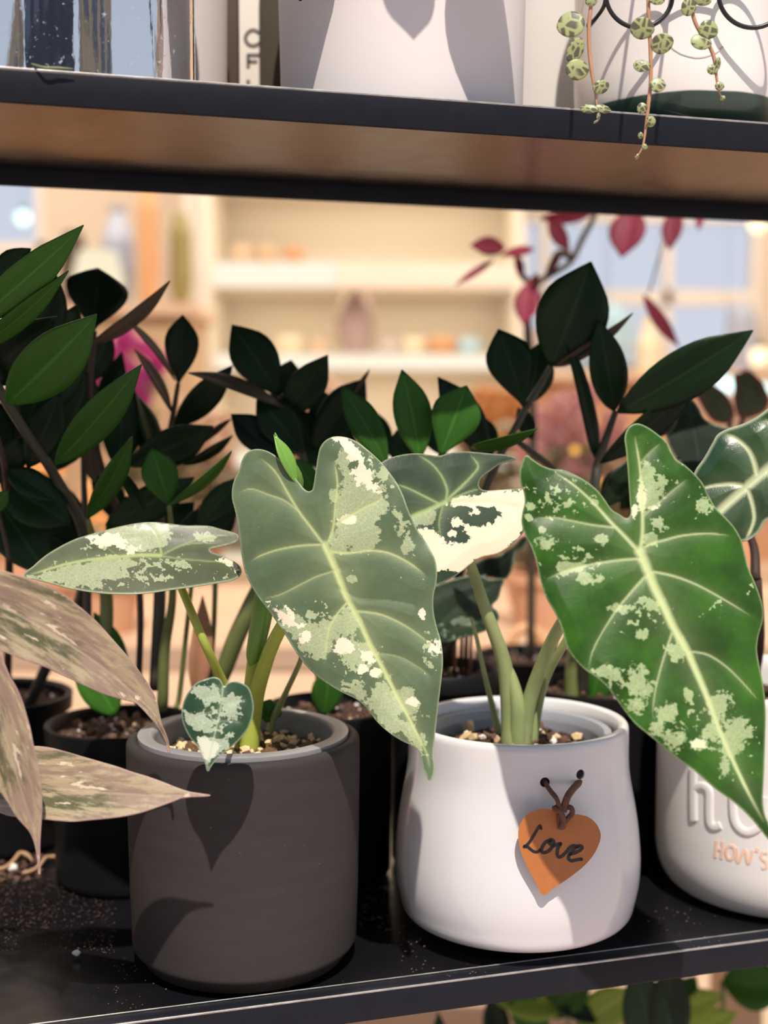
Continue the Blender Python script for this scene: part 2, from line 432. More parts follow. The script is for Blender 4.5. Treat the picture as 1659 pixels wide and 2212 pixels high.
M['sheath'] = plain('papery_sheath', (0.36, 0.17, 0.09), 0.8, 0.25, 120)
M['brown_stem'] = plain('brown_stem', (0.045, 0.026, 0.018), 0.6, 0.3, 90)
M['turtle_stem'] = plain('pinkish_vine_stem', (0.45, 0.24, 0.14), 0.5, 0.2, 200)

# ---------------------------------------------------------------- traced leaf blades
def seg_dist(P, poly, closed=False):
    A = np.asarray(poly, float); B = np.roll(A, -1, 0) if closed else A[1:]
    A = A if closed else A[:-1]
    best = np.full(len(P), 1e9); arg = np.zeros(len(P)); cum = 0.0; tot = np.linalg.norm(B - A, axis=1).sum()
    for a, b in zip(A, B):
        d = b - a; L2 = d @ d + 1e-12
        t = np.clip(((P - a) @ d) / L2, 0, 1)
        q = a + t[:, None] * d
        dd = np.hypot(*(P - q).T)
        m = dd < best
        best[m] = dd[m]; arg[m] = (cum + t[m] * math.sqrt(L2)) / tot
        cum += math.sqrt(L2)
    return best, arg
def inside(P, poly):
    x, y = P[:, 0], P[:, 1]; r = np.zeros(len(P), bool); n = len(poly)
    for i in range(n):
        x1, y1 = poly[i]; x2, y2 = poly[(i + 1) % n]
        if y1 == y2: continue
        c = ((y1 > y) != (y2 > y)) & (x < (x2 - x1) * (y - y1) / (y2 - y1) + x1)
        r ^= c
    return r
class T:
    """pixels of a zoomed crop -> pixels of the photograph"""
    def __init__(self, s, ox, oy): self.s, self.ox, self.oy = s, ox, oy
    def __call__(self, pts): return [(p[0] / self.s + self.ox, p[1] / self.s + self.oy) + tuple(p[2:]) for p in pts]
def sdf(P, poly):
    d, _ = seg_dist(P, poly, True); return np.where(inside(P, np.asarray(poly)), d, -d)

def blade(name, outline, depth, mat, parent, step=3.2, midrib=None, veins=(), pale=(), white=(), speck=(), bulge=0.0016, thick=0.0005,
          paleblobs=(), whiteblobs=(), soft=24, edge_w=2.6, wave=0.0, vein_w=1.0, fold=0.0, unpale=()):
    ol = closed_spline(outline, step)
    x0, y0 = ol.min(0); x1, y1 = ol.max(0)
    gx, gy = np.meshgrid(np.arange(x0, x1, step), np.arange(y0, y1, step * 0.866))
    gx[1::2] += step / 2
    P = np.stack([gx.ravel(), gy.ravel()], 1)
    ins = inside(P, ol); P = P[ins]
    d, _ = seg_dist(P, ol, True); P = P[d > step * 0.55]
    allp = np.concatenate([ol, P]); n = len(ol)
    r = delaunay_2d_cdt([Vector(p) for p in allp], [(i, (i + 1) % n) for i in range(n)], [], 1, 1e-4)
    V = np.array([tuple(v) for v in r[0]]); faces = [tuple(f) for f in r[2]]
    cen = np.array([V[list(f)].mean(0) for f in faces]); keep = inside(cen, ol)
    faces = [f for f, k in zip(faces, keep) if k]
    de, _ = seg_dist(V, ol, True)
    vein = np.zeros(len(V)); halo = np.zeros(len(V)); dmin = np.full(len(V), 1e9)
    allv = list(veins)
    if midrib is not None: allv = [midrib] + allv
    for pts, w0, w1, st in allv:
        dd, tt = seg_dist(V, np.array(spline([p[:2] for p in pts], 5)))
        w = (w0 + (w1 - w0) * tt) * 0.5 * vein_w
        fade = st * np.clip((1.02 - tt) * 6, 0, 1)
        vein = np.maximum(vein, fade * np.clip(1.45 - dd / w, 0, 1))
        halo = np.maximum(halo, fade * np.exp(-dd / (w * 3.0 + 4)))
        dmin = np.minimum(dmin, dd)
    def weight(polys, blobs):
        wgt = np.full(len(V), -1.4)
        for poly in polys: wgt = np.maximum(wgt, np.clip(sdf(V, poly) / soft, -1.4, 1.4))
        for (bx, by, rx, ry) in blobs:
            q = np.hypot((V[:, 0] - bx) / rx, (V[:, 1] - by) / ry); wgt = np.maximum(wgt, np.clip((1 - q) * 1.2, -1.4, 0.9))
        return wgt
    pw = weight(pale, paleblobs); ww = weight(white, whiteblobs)
    for poly in unpale: pw = np.minimum(pw, -np.clip(sdf(V, poly) / soft, -1.4, 1.4))
    sk = np.zeros(len(V))
    for (bx, by, rx, ry, s) in speck:
        q = np.hypot((V[:, 0] - bx) / rx, (V[:, 1] - by) / ry); sk = np.maximum(sk, s * np.clip(1.3 - q, 0, 1))
    D = depth(V[:, 0], V[:, 1])
    D = D - bulge * (1 - np.exp(-dmin / 26.0)) * np.clip(de / 30, 0, 1)
    if midrib is not None and fold:
        dm, _ = seg_dist(V, np.array(spline([p[:2] for p in midrib[0]], 5))); D = D - fold * dm / 100.0
    if wave:
        D = D + wave * np.exp(-de / 30) * np.sin(V[:, 0] * 0.035 + V[:, 1] * 0.028)
    co = at_np(V, D)
    me = bpy.data.meshes.new(name)
    f2 = [f[::-1] for f in faces]
    me.from_pydata([tuple(c) for c in co], [], f2); me.update()
    if len(me.polygons) and sum(p.normal.y * p.area for p in me.polygons) > 0: me.flip_normals()
    for nm, arr in (('vein', vein), ('halo', halo), ('pale', pw), ('white', ww), ('speck', sk), ('edge', np.clip(1.3 - de / edge_w, 0, 1)), ('lat', dmin)):
        a = me.attributes.new(nm, 'FLOAT', 'POINT'); a.data.foreach_set('value', arr.astype(np.float32))
    # position along and across the blade
    al = np.zeros((len(V), 3), np.float32)
    if midrib is not None:
        mp = np.array(spline([p[:2] for p in midrib[0]], 5)); dm, tm = seg_dist(V, mp)
        L = np.linalg.norm(np.diff(mp, axis=0), axis=1).sum()
        al[:, 0] = tm * L / 1000; sgn = np.sign(sdf_side(V, mp)); al[:, 1] = dm * sgn / 1000 * (0.4 + 0.6 * (1 - tm)) + 0.25 * tm * sgn * 0
    a = me.attributes.new('along', 'FLOAT_VECTOR', 'POINT'); a.data.foreach_set('vector', al.ravel())
    uvl = me.uv_layers.new(name='UVMap'); li = np.empty(len(me.loops), int); me.loops.foreach_get('vertex_index', li)
    uvl.data.foreach_set('uv', (V[li] / 1000.0).astype(np.float32).ravel())
    o = link(name, me, mat, parent)
    s = o.modifiers.new('thickness', 'SOLIDIFY'); s.thickness = thick; s.offset = -1
    return o
def sdf_side(P, line):
    A, B = line[:-1], line[1:]; best = np.full(len(P), 1e9); side = np.zeros(len(P))
    for a, b in zip(A, B):
        d = b - a; t = np.clip(((P - a) @ d) / (d @ d + 1e-12), 0, 1); q = a + t[:, None] * d; dd = np.hypot(*(P - q).T)
        cr = d[0] * (P[:, 1] - a[1]) - d[1] * (P[:, 0] - a[0]); m = dd < best; best[m] = dd[m]; side[m] = cr[m]
    return side

# ---------------------------------------------------------------- simple pinnate leaf
def zz_leaf(base, tip, width, mat, parent, roll=0.0, peak=0.5, curl=0.12, fold=0.25, name='leaf', nl=12, nw=6, point=0.75, thick=0.0007):
    B, Tp = Vector(base), Vector(tip); ax = Tp - B; L = ax.length; ax.normalize()
    toc = (C0 - (B + Tp) / 2).normalized()
    side = ax.cross(toc)
    if side.length < 1e-4: side = ax.orthogonal()
    side.normalize(); nrm = side.cross(ax).normalized()
    rm = Matrix.Rotation(roll, 3, ax); side = rm @ side; nrm = rm @ nrm
    if nrm.dot(toc) < 0: nrm = -nrm
    vs_, uvs = [], []
    for i in range(nl + 1):
        t = i / nl
        tt = t ** (math.log(0.5) / math.log(peak))
        w = max(math.sin(math.pi * tt), 0.0) ** point
        if t > 0.72: w *= 1 - 0.35 * ((t - 0.72) / 0.28) ** 1.2
        if i == 0: w = 0.06
        if i == nl: w = 0.02
        c = B + ax * (L * t) - nrm * (curl * L * (t - 0.35) ** 2 * 1.5) + nrm * (curl * L * 0.18)
        for j in range(nw + 1):
            u = -1 + 2 * j / nw
            vs_.append(c + side * (u * w * width / 2) + nrm * (fold * abs(u) * w * width / 2 * (1 - 0.4 * abs(u)))); uvs.append((t, j / nw))
    fs = [(i * (nw + 1) + j, i * (nw + 1) + j + 1, (i + 1) * (nw + 1) + j + 1, (i + 1) * (nw + 1) + j) for i in range(nl) for j in range(nw)]
    me = mesh(vs_, fs)
    uvl = me.uv_layers.new(name='UVMap')
    for lp in me.loops: uvl.data[lp.index].uv = uvs[lp.vertex_index]
    o = link(name, me, mat, parent)
    s = o.modifiers.new('thickness', 'SOLIDIFY'); s.thickness = thick; s.offset = 0
    return o
def px_leaf(bx, by, tx, ty, w, D, mat, parent, dD=0.0, roll=0.0, **kw):
    return zz_leaf(at(bx, by, D), at(tx, ty, D + dD), w * D / F / max(0.35, abs(math.cos(roll))), mat, parent, roll, **kw)

# ---------------------------------------------------------------- soil
def soil(parent, center, r, seed, mat, hump=0.004, chips=(('chip_white', 14, 0.0016), ('chip_brown', 26, 0.0022)), name='soil'):
    rnd = random.Random(seed); cx, cy, cz = center; vs_, fs = [], []; nr, na = 22, 64
    vs_.append((cx, cy, cz + hump))
    for i in range(1, nr + 1):
        q = i / nr
        for k in range(na):
            a = 2 * math.pi * k / na; x, y = cx + q * r * math.cos(a), cy + q * r * math.sin(a)
            z = cz + hump * (1 - q * q) + 0.0035 * noise.fractal(Vector((x * 160 + seed, y * 160, 1.7)), 0.8, 2.0, 4)
            vs_.append((x, y, z))
    for k in range(na): fs.append((0, 1 + k, 1 + (k + 1) % na))
    for i in range(nr - 1):
        for k in range(na):
            a, b = 1 + i * na + k, 1 + i * na + (k + 1) % na; fs.append((a, a + na, b + na, b))
    so = link(name, mesh(vs_, fs), mat, parent); so['kind'] = 'stuff'
    for nm, cnt, sz in chips:
        bm = bmesh.new()
        for _ in range(cnt):
            a = rnd.uniform(0, 2 * math.pi); q = math.sqrt(rnd.random()) * 0.93
            x, y = cx + q * r * math.cos(a), cy + q * r * math.sin(a)
            z = cz + hump * (1 - q * q) + 0.0035 * noise.fractal(Vector((x * 160 + seed, y * 160, 1.7)), 0.8, 2.0, 4)
            s = sz * rnd.uniform(0.5, 1.4)
            m = Matrix.Translation((x, y, z + s * 0.3)) @ Matrix.Rotation(rnd.uniform(0, 6), 4, Vector((rnd.random(), rnd.random(), 1))) @ Matrix.Diagonal((s, s * rnd.uniform(0.5, 0.9), s * rnd.uniform(0.5, 0.9), 1))
            g = bmesh.ops.create_icosphere(bm, subdivisions=1, radius=1, matrix=m)
            for v in g['verts']: v.co += (v.co - Vector((x, y, z))) * rnd.uniform(-0.25, 0.25)
        c = link({'chip_white': 'perlite', 'chip_brown': 'bark_chips', 'chip_tan': 'clay_granules'}[nm], bm_mesh(bm), M[nm], so, smooth=False); c['kind'] = 'stuff'
    return so

# ================================================================ the setting
FLOOR_Z = -0.62
M['floor'] = plain('peach_floor_tiles', (0.62, 0.47, 0.34), 0.45, 0.12, 4)
M['pavement'] = plain('pinkish_street_paving', (0.50, 0.40, 0.38), 0.85, 0.15, 3)
M['wall'] = plain('warm_plaster', (0.68, 0.59, 0.49), 0.9, 0.05, 3)
M['trim'] = plain('white_trim_paint', (0.80, 0.74, 0.68), 0.5, 0.04, 5)
M['ceiling'] = plain('ceiling_paint', (0.72, 0.66, 0.58), 0.9, 0.03, 3)
M['white_board'] = plain('white_laminate', (0.80, 0.74, 0.65), 0.5, 0.03, 5)
M['strip'] = emit('warm_light_strip', (1.0, 0.89, 0.72), 1.1)
M['bulb'] = emit('warm_bulb', (1.0, 0.80, 0.50), 2.2)
M['bulb_cool'] = emit('cool_bulb', (0.75, 1.0, 0.95), 2.0)
M['bulb_amber'] = emit('amber_bulb', (1.0, 0.50, 0.08), 1.5)

def slab(name, lo, hi, mat, kind='structure', parent=None, bevel=0.0):
    lo, hi = Vector(lo), Vector(hi)
    o = box(name, (lo + hi) / 2, hi - lo, mat, parent, 0.0, bevel)
    if kind and parent is None: o['kind'] = kind
    return o
WB = 4.6
slab('floor', (-3.2, 0.95, FLOOR_Z - 0.05), (3.2, WB + 0.2, FLOOR_Z), M['floor'])
slab('pavement', (-25, -14, FLOOR_Z - 0.06), (25, 0.95, FLOOR_Z - 0.004), M['pavement'])
slab('ceiling', (-3.2, 0.95, 2.1), (3.2, WB + 0.2, 2.2), M['ceiling'])
slab('wall_left', (-3.3, 0.95, FLOOR_Z), (-3.2, WB + 0.2, 2.1), M['wall'])
slab('wall_right', (3.2, 0.95, FLOOR_Z), (3.3, WB + 0.2, 2.1), M['wall'])
# back wall with two window openings
def pxz(y, D): return at(CX, y, D).z
def pxx(x, D): return (x - CX) / F * at(x, 898, D).y / 1.0
w1 = (pxx(1112, WB), pxx(1640, WB), pxz(806, WB), pxz(455, WB))
w2 = (pxx(-420, WB), pxx(108, WB), pxz(545, WB), pxz(200, WB))
bw = bmesh.new()
def wallpiece(x0, x1, z0, z1):
    if x1 > x0 and z1 > z0: box_bm(bw, Vector(((x0 + x1) / 2, WB + 0.06, (z0 + z1) / 2)), (x1 - x0, 0.12, z1 - z0))
wallpiece(-3.2, w2[0], FLOOR_Z, 2.1); wallpiece(w2[0], w2[1], FLOOR_Z, w2[2]); wallpiece(w2[0], w2[1], w2[3], 2.1)
wallpiece(w2[1], w1[0], FLOOR_Z, 2.1); wallpiece(w1[0], w1[1], FLOOR_Z, w1[2]); wallpiece(w1[0], w1[1], w1[3], 2.1); wallpiece(w1[1], 3.2, FLOOR_Z, 2.1)
link('wall_back', autosmooth(bm_mesh(bw)), M['wall'])['kind'] = 'structure'
def glass_mat():
    t = NT('window_glass'); b = t.bsdf((1.0, 0.97, 0.97), 0.12, 0.4, trans=1.0, ior=1.1); return t.done(b.outputs[0])
M['pane'] = glass_mat()
def window(name, w, cols, rows, Y):
    x0, x1, z0, z1 = w; fr = bmesh.new(); b = 0.035
    root = bpy.data.objects.new(name, None); COL.objects.link(root); root.location = ((x0 + x1) / 2, Y, z0); root['kind'] = 'structure'
    for (a, c, d, e) in ((x0, x0 + b, z0, z1), (x1 - b, x1, z0, z1), (x0, x1, z0, z0 + b), (x0, x1, z1 - b, z1)):
        box_bm(fr, Vector(((a + c) / 2, Y, (d + e) / 2)), (c - a, 0.06, e - d))
    link('window_frame', autosmooth(bm_mesh(fr)), M['trim'], root)
    cx = [x0 + (x1 - x0) * k for k in cols]; rz = [z0 + (z1 - z0) * k for k in rows]
    for x in cx[1:-1]: box('muntin', (x, Y, (z0 + z1) / 2), (0.03, 0.05, z1 - z0), M['trim'], root)
    for z in rz[1:-1]: box('muntin', ((x0 + x1) / 2, Y, z), (x1 - x0, 0.05, 0.05), M['trim'], root)
    for i in range(len(cx) - 1):
        for j in range(len(rz) - 1):
            box('pane', ((cx[i] + cx[i + 1]) / 2, Y + 0.01, (rz[j] + rz[j + 1]) / 2), (cx[i + 1] - cx[i] - 0.02, 0.006, rz[j + 1] - rz[j] - 0.03), M['pane'], root)
window('window_1', w1, (0, .12, .62, 1), (0, .47, 1), WB + 0.04)
window('window_2', w2, (0, .5, 1), (0, 1), WB + 0.04)
slab('trim_1', (pxx(405, 4.3), 4.25, FLOOR_Z), (pxx(468, 4.3), 4.6, 2.1), M['trim'])
# the street in front of the shop
M['added_facade_dark'] = plain('added_dark_blue_facade', (0.035, 0.035, 0.055), 0.5, 0.3, 1)
M['facade_tan'] = plain('tan_stone_facade', (0.42, 0.33, 0.23), 0.85, 0.15, 1)
M['facade_glass'] = plain('facade_window_glass', (0.10, 0.12, 0.16), 0.08, 0.1, 1)
def building(x0, x1, y, h, mat, label, cols, rows):
    r = thing('building', ((x0 + x1) / 2, y, FLOOR_Z), label, 'building')
    box('wall', ((x0 + x1) / 2, y - 1, FLOOR_Z + h / 2), (x1 - x0, 2, h), mat, r)
    for i in range(cols):
        for j in range(rows):
            cx = x0 + (x1 - x0) * (i + 0.5) / cols; cz = FLOOR_Z + 1.2 + (h - 1.4) * (j + 0.5) / rows
            wv = box('window', (cx, y + 0.02, cz), ((x1 - x0) / cols * 0.55, 0.08, (h - 1.4) / rows * 0.6), M['facade_glass'], r)
    box('roof', ((x0 + x1) / 2, y - 1, FLOOR_Z + h + 0.1), (x1 - x0 + 0.3, 2.3, 0.2), M['facade_tan'], r)
building(-8.5, 2.5, -12, 6.5, M['added_facade_dark'], 'unseen dark blue building added across the street for the dark band in the silver pot', 5, 3)  # unseen facade, put in and sized to give the pot its dark mirrored band
building(4.5, 14, -13, 7.0, M['facade_tan'], 'tan stone building across the street, mirrored beside the added dark one', 4, 3)
building(-22, -10.5, -12, 6.0, M['facade_tan'], 'long tan building at the far end of the street opposite', 4, 3)

# ---------------------------------------------------------------- plant rack
RK = thing('plant_rack', rack(0.0, N_FRONT, FLOOR_Z), 'black glossy metal plant rack with two shelf boards carrying the potted plants', 'shelf rack', None, SHELF_ROT)
def rack_board(ztop, n1):
    s0, s1 = -0.95, 1.05; n0 = N_FRONT; t = 0.015
    bm = bmesh.new()
    box_bm(bm, rack((s0 + s1) / 2, (n0 + n1) / 2, ztop - 0.0035), (s1 - s0, n1 - n0 - 0.002, 0.003), SHELF_ROT)
    b = link('shelf_board', autosmooth(bm_mesh(bm)), M['black_metal'], RK)
    # folded front rim with a shallow groove behind its edge, and the back flange
    bm = bmesh.new()
    box_bm(bm, rack((s0 + s1) / 2, n0 + 0.0012, ztop - t / 2), (s1 - s0, 0.0024, t), SHELF_ROT, 0.0009)
    box_bm(bm, rack((s0 + s1) / 2, n0 + 0.0065, ztop - 0.0010), (s1 - s0, 0.0105, 0.0016), SHELF_ROT, 0.0006)
    rim = link('front_rim', autosmooth(bm_mesh(bm), 60), M['black_rim'], b)
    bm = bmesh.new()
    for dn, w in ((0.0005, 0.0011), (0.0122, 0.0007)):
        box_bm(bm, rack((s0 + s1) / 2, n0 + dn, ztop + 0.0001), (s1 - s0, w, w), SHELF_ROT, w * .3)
    link('edge_highlight', autosmooth(bm_mesh(bm), 60), M['edge_highlight'], b)
    bm = bmesh.new()
    box_bm(bm, rack((s0 + s1) / 2, n1 - 0.0012, ztop - t / 2 - 0.0005), (s1 - s0, 0.0024, t), SHELF_ROT, 0.0008)
    link('back_rim', autosmooth(bm_mesh(bm)), M['black_rim'], b)
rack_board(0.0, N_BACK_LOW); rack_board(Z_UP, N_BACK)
for s in (-0.94, 1.04):
    for n in (N_FRONT + 0.012, N_BACK - 0.012):
        bm = bmesh.new(); box_bm(bm, rack(s, n, (FLOOR_Z + 1.0) / 2), (0.02, 0.02, 1.0 - FLOOR_Z), SHELF_ROT, 0.001)
        link('post', autosmooth(bm_mesh(bm)), M['black_metal'], RK)

# ================================================================ inside the shop, out of focus
def vase(name, px, pybase, D, prof, mat, label, cat, group=None):
    """prof in pixels: (half width, height)"""
    k = D / F; c = at(px, pybase, D)
    o = lathe(name, [(0, 0)] + [(r * k, h * k) for r, h in prof] + [(prof[-1][0] * k * 0.85, prof[-1][1] * k), (prof[-2][0] * k * 0.85, prof[-2][1] * k), (0, prof[-2][1] * k * 0.7)], c, mat, None, 32)
    tag(o, label, cat, group); return o
for nm, c, r in (('mauve', (0.48, 0.36, 0.36), .5), ('bluegrey', (0.40, 0.46, 0.60), .3), ('orange', (0.66, 0.36, 0.18), .5), ('olive', (0.30, 0.26, 0.10), .4), ('cream', (0.85, 0.76, 0.56), .6),
                 ('terracotta', (0.62, 0.34, 0.20), .8), ('wood', (0.62, 0.44, 0.28), .6), ('peach', (0.74, 0.55, 0.40), .55), ('lilac', (0.62, 0.54, 0.52), .5), ('aqua', (0.45, 0.70, 0.85), .2), ('brown', (0.06, 0.036, 0.024), .6)):
    M[nm] = plain(nm + '_finish', c, r, 0.08, 20)
# lit display unit on the back wall
DU = 4.15
x0, x1 = pxx(462, DU), pxx(1108, DU)
du = thing('display_shelf', ((x0 + x1) / 2, DU, FLOOR_Z), 'cream wall display unit with warm lit shelf edges behind the plants', 'display shelf')
def dbox(name, lo, hi, mat, parent): return slab(name, lo, hi, mat, None, parent)
dbox('back_panel', (x0, 4.5, FLOOR_Z), (x1, 4.54, 2.0), M['white_board'], du)
dbox('side_panel', (x0 - 0.03, DU, FLOOR_Z), (x0, 4.54, 2.0), M['white_board'], du)
dbox('side_panel', (x1, DU, FLOOR_Z), (x1 + 0.03, 4.54, 2.0), M['white_board'], du)
shelf_z = []
for yb_ in (396, 626, 804):
    area('display_lamp', ((x0 + x1) / 2, DU + .17, pxz(yb_, DU) - .004), (0, 0, 0), x1 - x0 - .1, .1, 0.9, (1.0, 0.84, 0.60))
for ya, yb in ((340, 392), (566, 622), (764, 800), (975, 1010), (1200, 1235)):
    za, zb = pxz(ya, DU), pxz(yb, DU); shelf_z.append(za)
    bd = dbox('shelf_board', (x0, DU, zb), (x1, 4.5, za), M['white_board'], du)
    xe = x1 if ya != 566 else x0 + (x1 - x0) * 0.42
    dbox('light_strip', (x0 + 0.01, DU - 0.012, zb + 0.004), (xe - 0.01, DU + 0.001, za - 0.004), M['strip'], bd)
vase('vase', 768, 764, 4.3, [(26, 0), (40, 40), (44, 80), (30, 115), (20, 126)], M['mauve'], 'round mauve vase alone on the lit second display shelf', 'vase')
for px, w, h, m, lb in ((520, 22, 34, 'peach', 'low peach jar at the left of the top lit shelf'), (575, 26, 30, 'wood', 'low brown wooden bowl on the top lit shelf'), (635, 22, 32, 'terracotta', 'short terracotta cup on the top lit shelf')):
    vase('jar', px, 566, 4.3, [(w * .7, 0), (w, h * .5), (w, h * .8), (w * .8, h)], M[m], lb, 'jar', 'jars on the top lit display shelf')
for px, w, h, m, lb in ((625, 30, 50, 'cream', 'cream jar on the lower lit shelf near its left end'), (690, 20, 44, 'peach', 'small peach jar next to the cream jar'), (838, 22, 40, 'lilac', 'lilac grey cup in the middle of the lower lit shelf'),
                        (893, 26, 46, 'cream', 'cream cup between the lilac cup and the orange jar'), (955, 34, 48, 'orange', 'orange jar on the lower lit shelf'), (1012, 26, 44, 'aqua', 'bluish glass jar at the right end of the lower lit shelf')):
    vase('jar', px, 764, 4.26, [(w * .7, 0), (w, h * .4), (w, h * .6), (w * .8, h * .72)], M[m], lb, 'jar', 'jars on the lower lit display shelf')
# sideboard on the left with vases and a lamp
zt = pxz(660, 3.6)
sb = thing('sideboard', (pxx(220, 3.75), 3.75, FLOOR_Z), 'brown wooden sideboard under the vases at the left of the shop', 'sideboard')
xa, xb = pxx(60, 3.6), pxx(415, 3.6)
dbox('body', (xa, 3.55, FLOOR_Z + 0.1), (xb, 3.95, zt - 0.03), M['wood'], sb); dbox('top', (xa - .02, 3.52, zt - 0.03), (xb + .02, 3.97, zt), M['peach'], sb)
for k in range(3):
    d = dbox('drawer', (xa + (xb - xa) * k / 3 + .01, 3.535, zt - 0.35), (xa + (xb - xa) * (k + 1) / 3 - .01, 3.55, zt - 0.06), M['wood'], sb)
for sx in (xa + .04, xb - .04): dbox('leg', (sx - .02, 3.6, FLOOR_Z), (sx + .02, 3.9, FLOOR_Z + .1), M['brown'], sb)
vase('vase', 258, 652, 3.75, [(26, 0), (36, 60), (34, 130), (16, 185), (20, 200)], M['bluegrey'], 'tall blue grey vase on the sideboard', 'vase')
vase('vase', 322, 655, 3.65, [(20, 0), (24, 90), (22, 200), (14, 240)], M['orange'], 'slim tall orange vase on the sideboard', 'vase')
vase('vase', 392, 655, 3.7, [(18, 0), (24, 50), (22, 150), (12, 190)], M['olive'], 'olive bottle vase beside the white pillar', 'vase')
vase('vase', 160, 655, 3.72, [(22, 0), (30, 60), (26, 120), (18, 150)], M['brown'], 'dark brown vase at the left end of the sideboard', 'vase')
lp = thing('table_lamp', at(212, 655, 3.58), 'small table lamp with a cream glowing shade on the sideboard', 'lamp')
lathe('base', [(0, 0), (.05, 0), (.05, .012), (.01, .03), (.01, .06), (0, .06)], at(212, 655, 3.58), M['brown'], lp, 24)
M['shade'] = emit('glowing_lamp_shade', (1.0, 0.88, 0.62), 1.0)
lathe('lamp_shade', [(.075, .05), (.05, .14), (.048, .14), (.072, .05), (.075, .05)], at(212, 655, 3.58), M['shade'], lp, 32)
# low table in front, carrying crates and flower pots
M['table_wood'] = plain('peach_table_wood', (0.44, 0.30, 0.20), 0.6, 0.12, 8)
tb = thing('display_table', (-.3, 1.33, FLOOR_Z), 'long peach wooden display table close behind the rack', 'table')
ZT = -0.02
dbox('table_top', (-1.1, 1.12, ZT - 0.03), (0.45, 1.55, ZT), M['table_wood'], tb)
for sx in (-1.05, 0.42):
    for sy in (1.15, 1.50): dbox('leg', (sx - .025, sy - .025, FLOOR_Z), (sx + .025, sy + .025, ZT - .03), M['wood'], tb)
t2 = thing('display_table', (0, 2.2, FLOOR_Z), 'second peach wooden display table further back carrying the flower pots', 'table')
dbox('table_top', (-1.3, 1.72, ZT - 0.03), (1.5, 2.75, ZT), M['table_wood'], t2)
for sx in (-1.25, 1.34):
    for sy in (1.77, 2.7): dbox('leg', (sx - .025, sy - .025, FLOOR_Z), (sx + .025, sy + .025, ZT - .03), M['wood'], t2)
M['blossom_pink'] = plain('magenta_petals', (0.62, 0.06, 0.30), 0.7, 0.2, 40)
M['blossom_rose'] = plain('pale_rose_petals', (0.72, 0.36, 0.33), 0.7, 0.2, 40)
M['blossom_orange'] = plain('orange_petals', (0.78, 0.36, 0.12), 0.7, 0.2, 40)
M['blossom_peach'] = plain('peach_petals', (0.85, 0.60, 0.42), 0.7, 0.15, 40)
M['foliage'] = plain('muted_foliage', (0.22, 0.20, 0.10), 0.6, 0.3, 40)
def bouquet(px, py, D, spread, mat, label, seed, zbase=None, nb=38, pot='terracotta'):
    rnd = random.Random(seed); top = at(px, py, D); z0 = ZT if zbase is None else zbase
    base = Vector((top.x, top.y, z0)); r = thing('flower_pot', base, label, 'potted flowers', 'flower pots on the display table')
    hgt = max(0.06, (top.z - z0)); ph = min(0.13, hgt * 0.45); pr = 0.06
    lathe('pot', [(0, 0), (pr * .75, 0), (pr, ph), (pr * 1.08, ph), (pr * 1.08, ph + .012), (pr * .9, ph + .012), (pr * .85, ph - .01), (0, ph - .01)], base, M[pot], r, 32)
    sp = spread * D / F
    fo = bmesh.new(); bl = bmesh.new()
    for k in range(70):
        a, b = rnd.uniform(0, 6.28), math.sqrt(rnd.random())
        q = Vector((math.cos(a) * b * sp, math.sin(a) * b * sp * .7, 0)); p = base + Vector((0, 0, ph)) + (q * 1.0 + Vector((0, 0, (hgt - ph) * rnd.uniform(.15, .9))))
        m = Matrix.Translation(p) @ Matrix.Rotation(rnd.uniform(0, 6), 4, Vector((rnd.random() - .5, rnd.random() - .5, 1)).normalized()) @ Matrix.Diagonal((.028, .013, .004, 1))
        bmesh.ops.create_icosphere(fo, subdivisions=1, radius=1, matrix=m)
    for k in range(nb):
        th, b = rnd.uniform(0, 6.28), math.sqrt(rnd.random())
        p = top + Vector((math.cos(th) * b * sp, -abs(rnd.gauss(0, .4)) * sp * .6, math.sin(th) * b * sp))
        for j in range(4):
            an = j * 1.571 + k
            m = Matrix.Translation(p + Vector((math.cos(an) * .011, rnd.uniform(-.004, .004), math.sin(an) * .011))) @ Matrix.Diagonal((.011, .005, .011, 1))
            bmesh.ops.create_icosphere(bl, subdivisions=1, radius=1, matrix=m)
    f = link('foliage', bm_mesh(fo), M['foliage'], r); f['kind'] = 'stuff'
    b = link('blossoms', bm_mesh(bl), mat, r); b['kind'] = 'stuff'
bouquet(272, 800, 2.3, 75, M['blossom_pink'], 'terracotta pot of magenta flowers glimpsed behind the dark left leaves', 1)
bouquet(60, 1010, 2.0, 85, M['blossom_orange'], 'terracotta pot of orange flowers at the far left of the table', 2)
bouquet(420, 960, 2.5, 90, M['blossom_peach'], 'terracotta pot of peach flowers behind the middle of the dark leaves', 3)
bouquet(690, 930, 2.6, 95, M['blossom_peach'], 'terracotta pot of peach flowers below the lit shelves', 4)
bouquet(1055, 905, 2.5, 80, M['blossom_orange'], 'terracotta pot of orange flowers left of the rose bouquet', 5)
bouquet(1235, 950, 2.3, 110, M['blossom_rose'], 'terracotta pot of pale rose flowers under the far window', 6, nb=60)
bouquet(1370, 1010, 2.5, 80, M['blossom_peach'], 'terracotta pot of peach flowers right of the rose bouquet', 7)
bouquet(1180, 1130, 1.9, 70, M['blossom_rose'], 'short pot of rose flowers seen just under the half white leaf', 8)
bouquet(215, 1130, 1.85, 70, M['blossom_orange'], 'short pot of orange flowers behind the leaning brown stem', 9)
bouquet(1560, 960, 2.2, 90, M['blossom_peach'], 'terracotta pot of peach flowers at the far right of the table', 10)
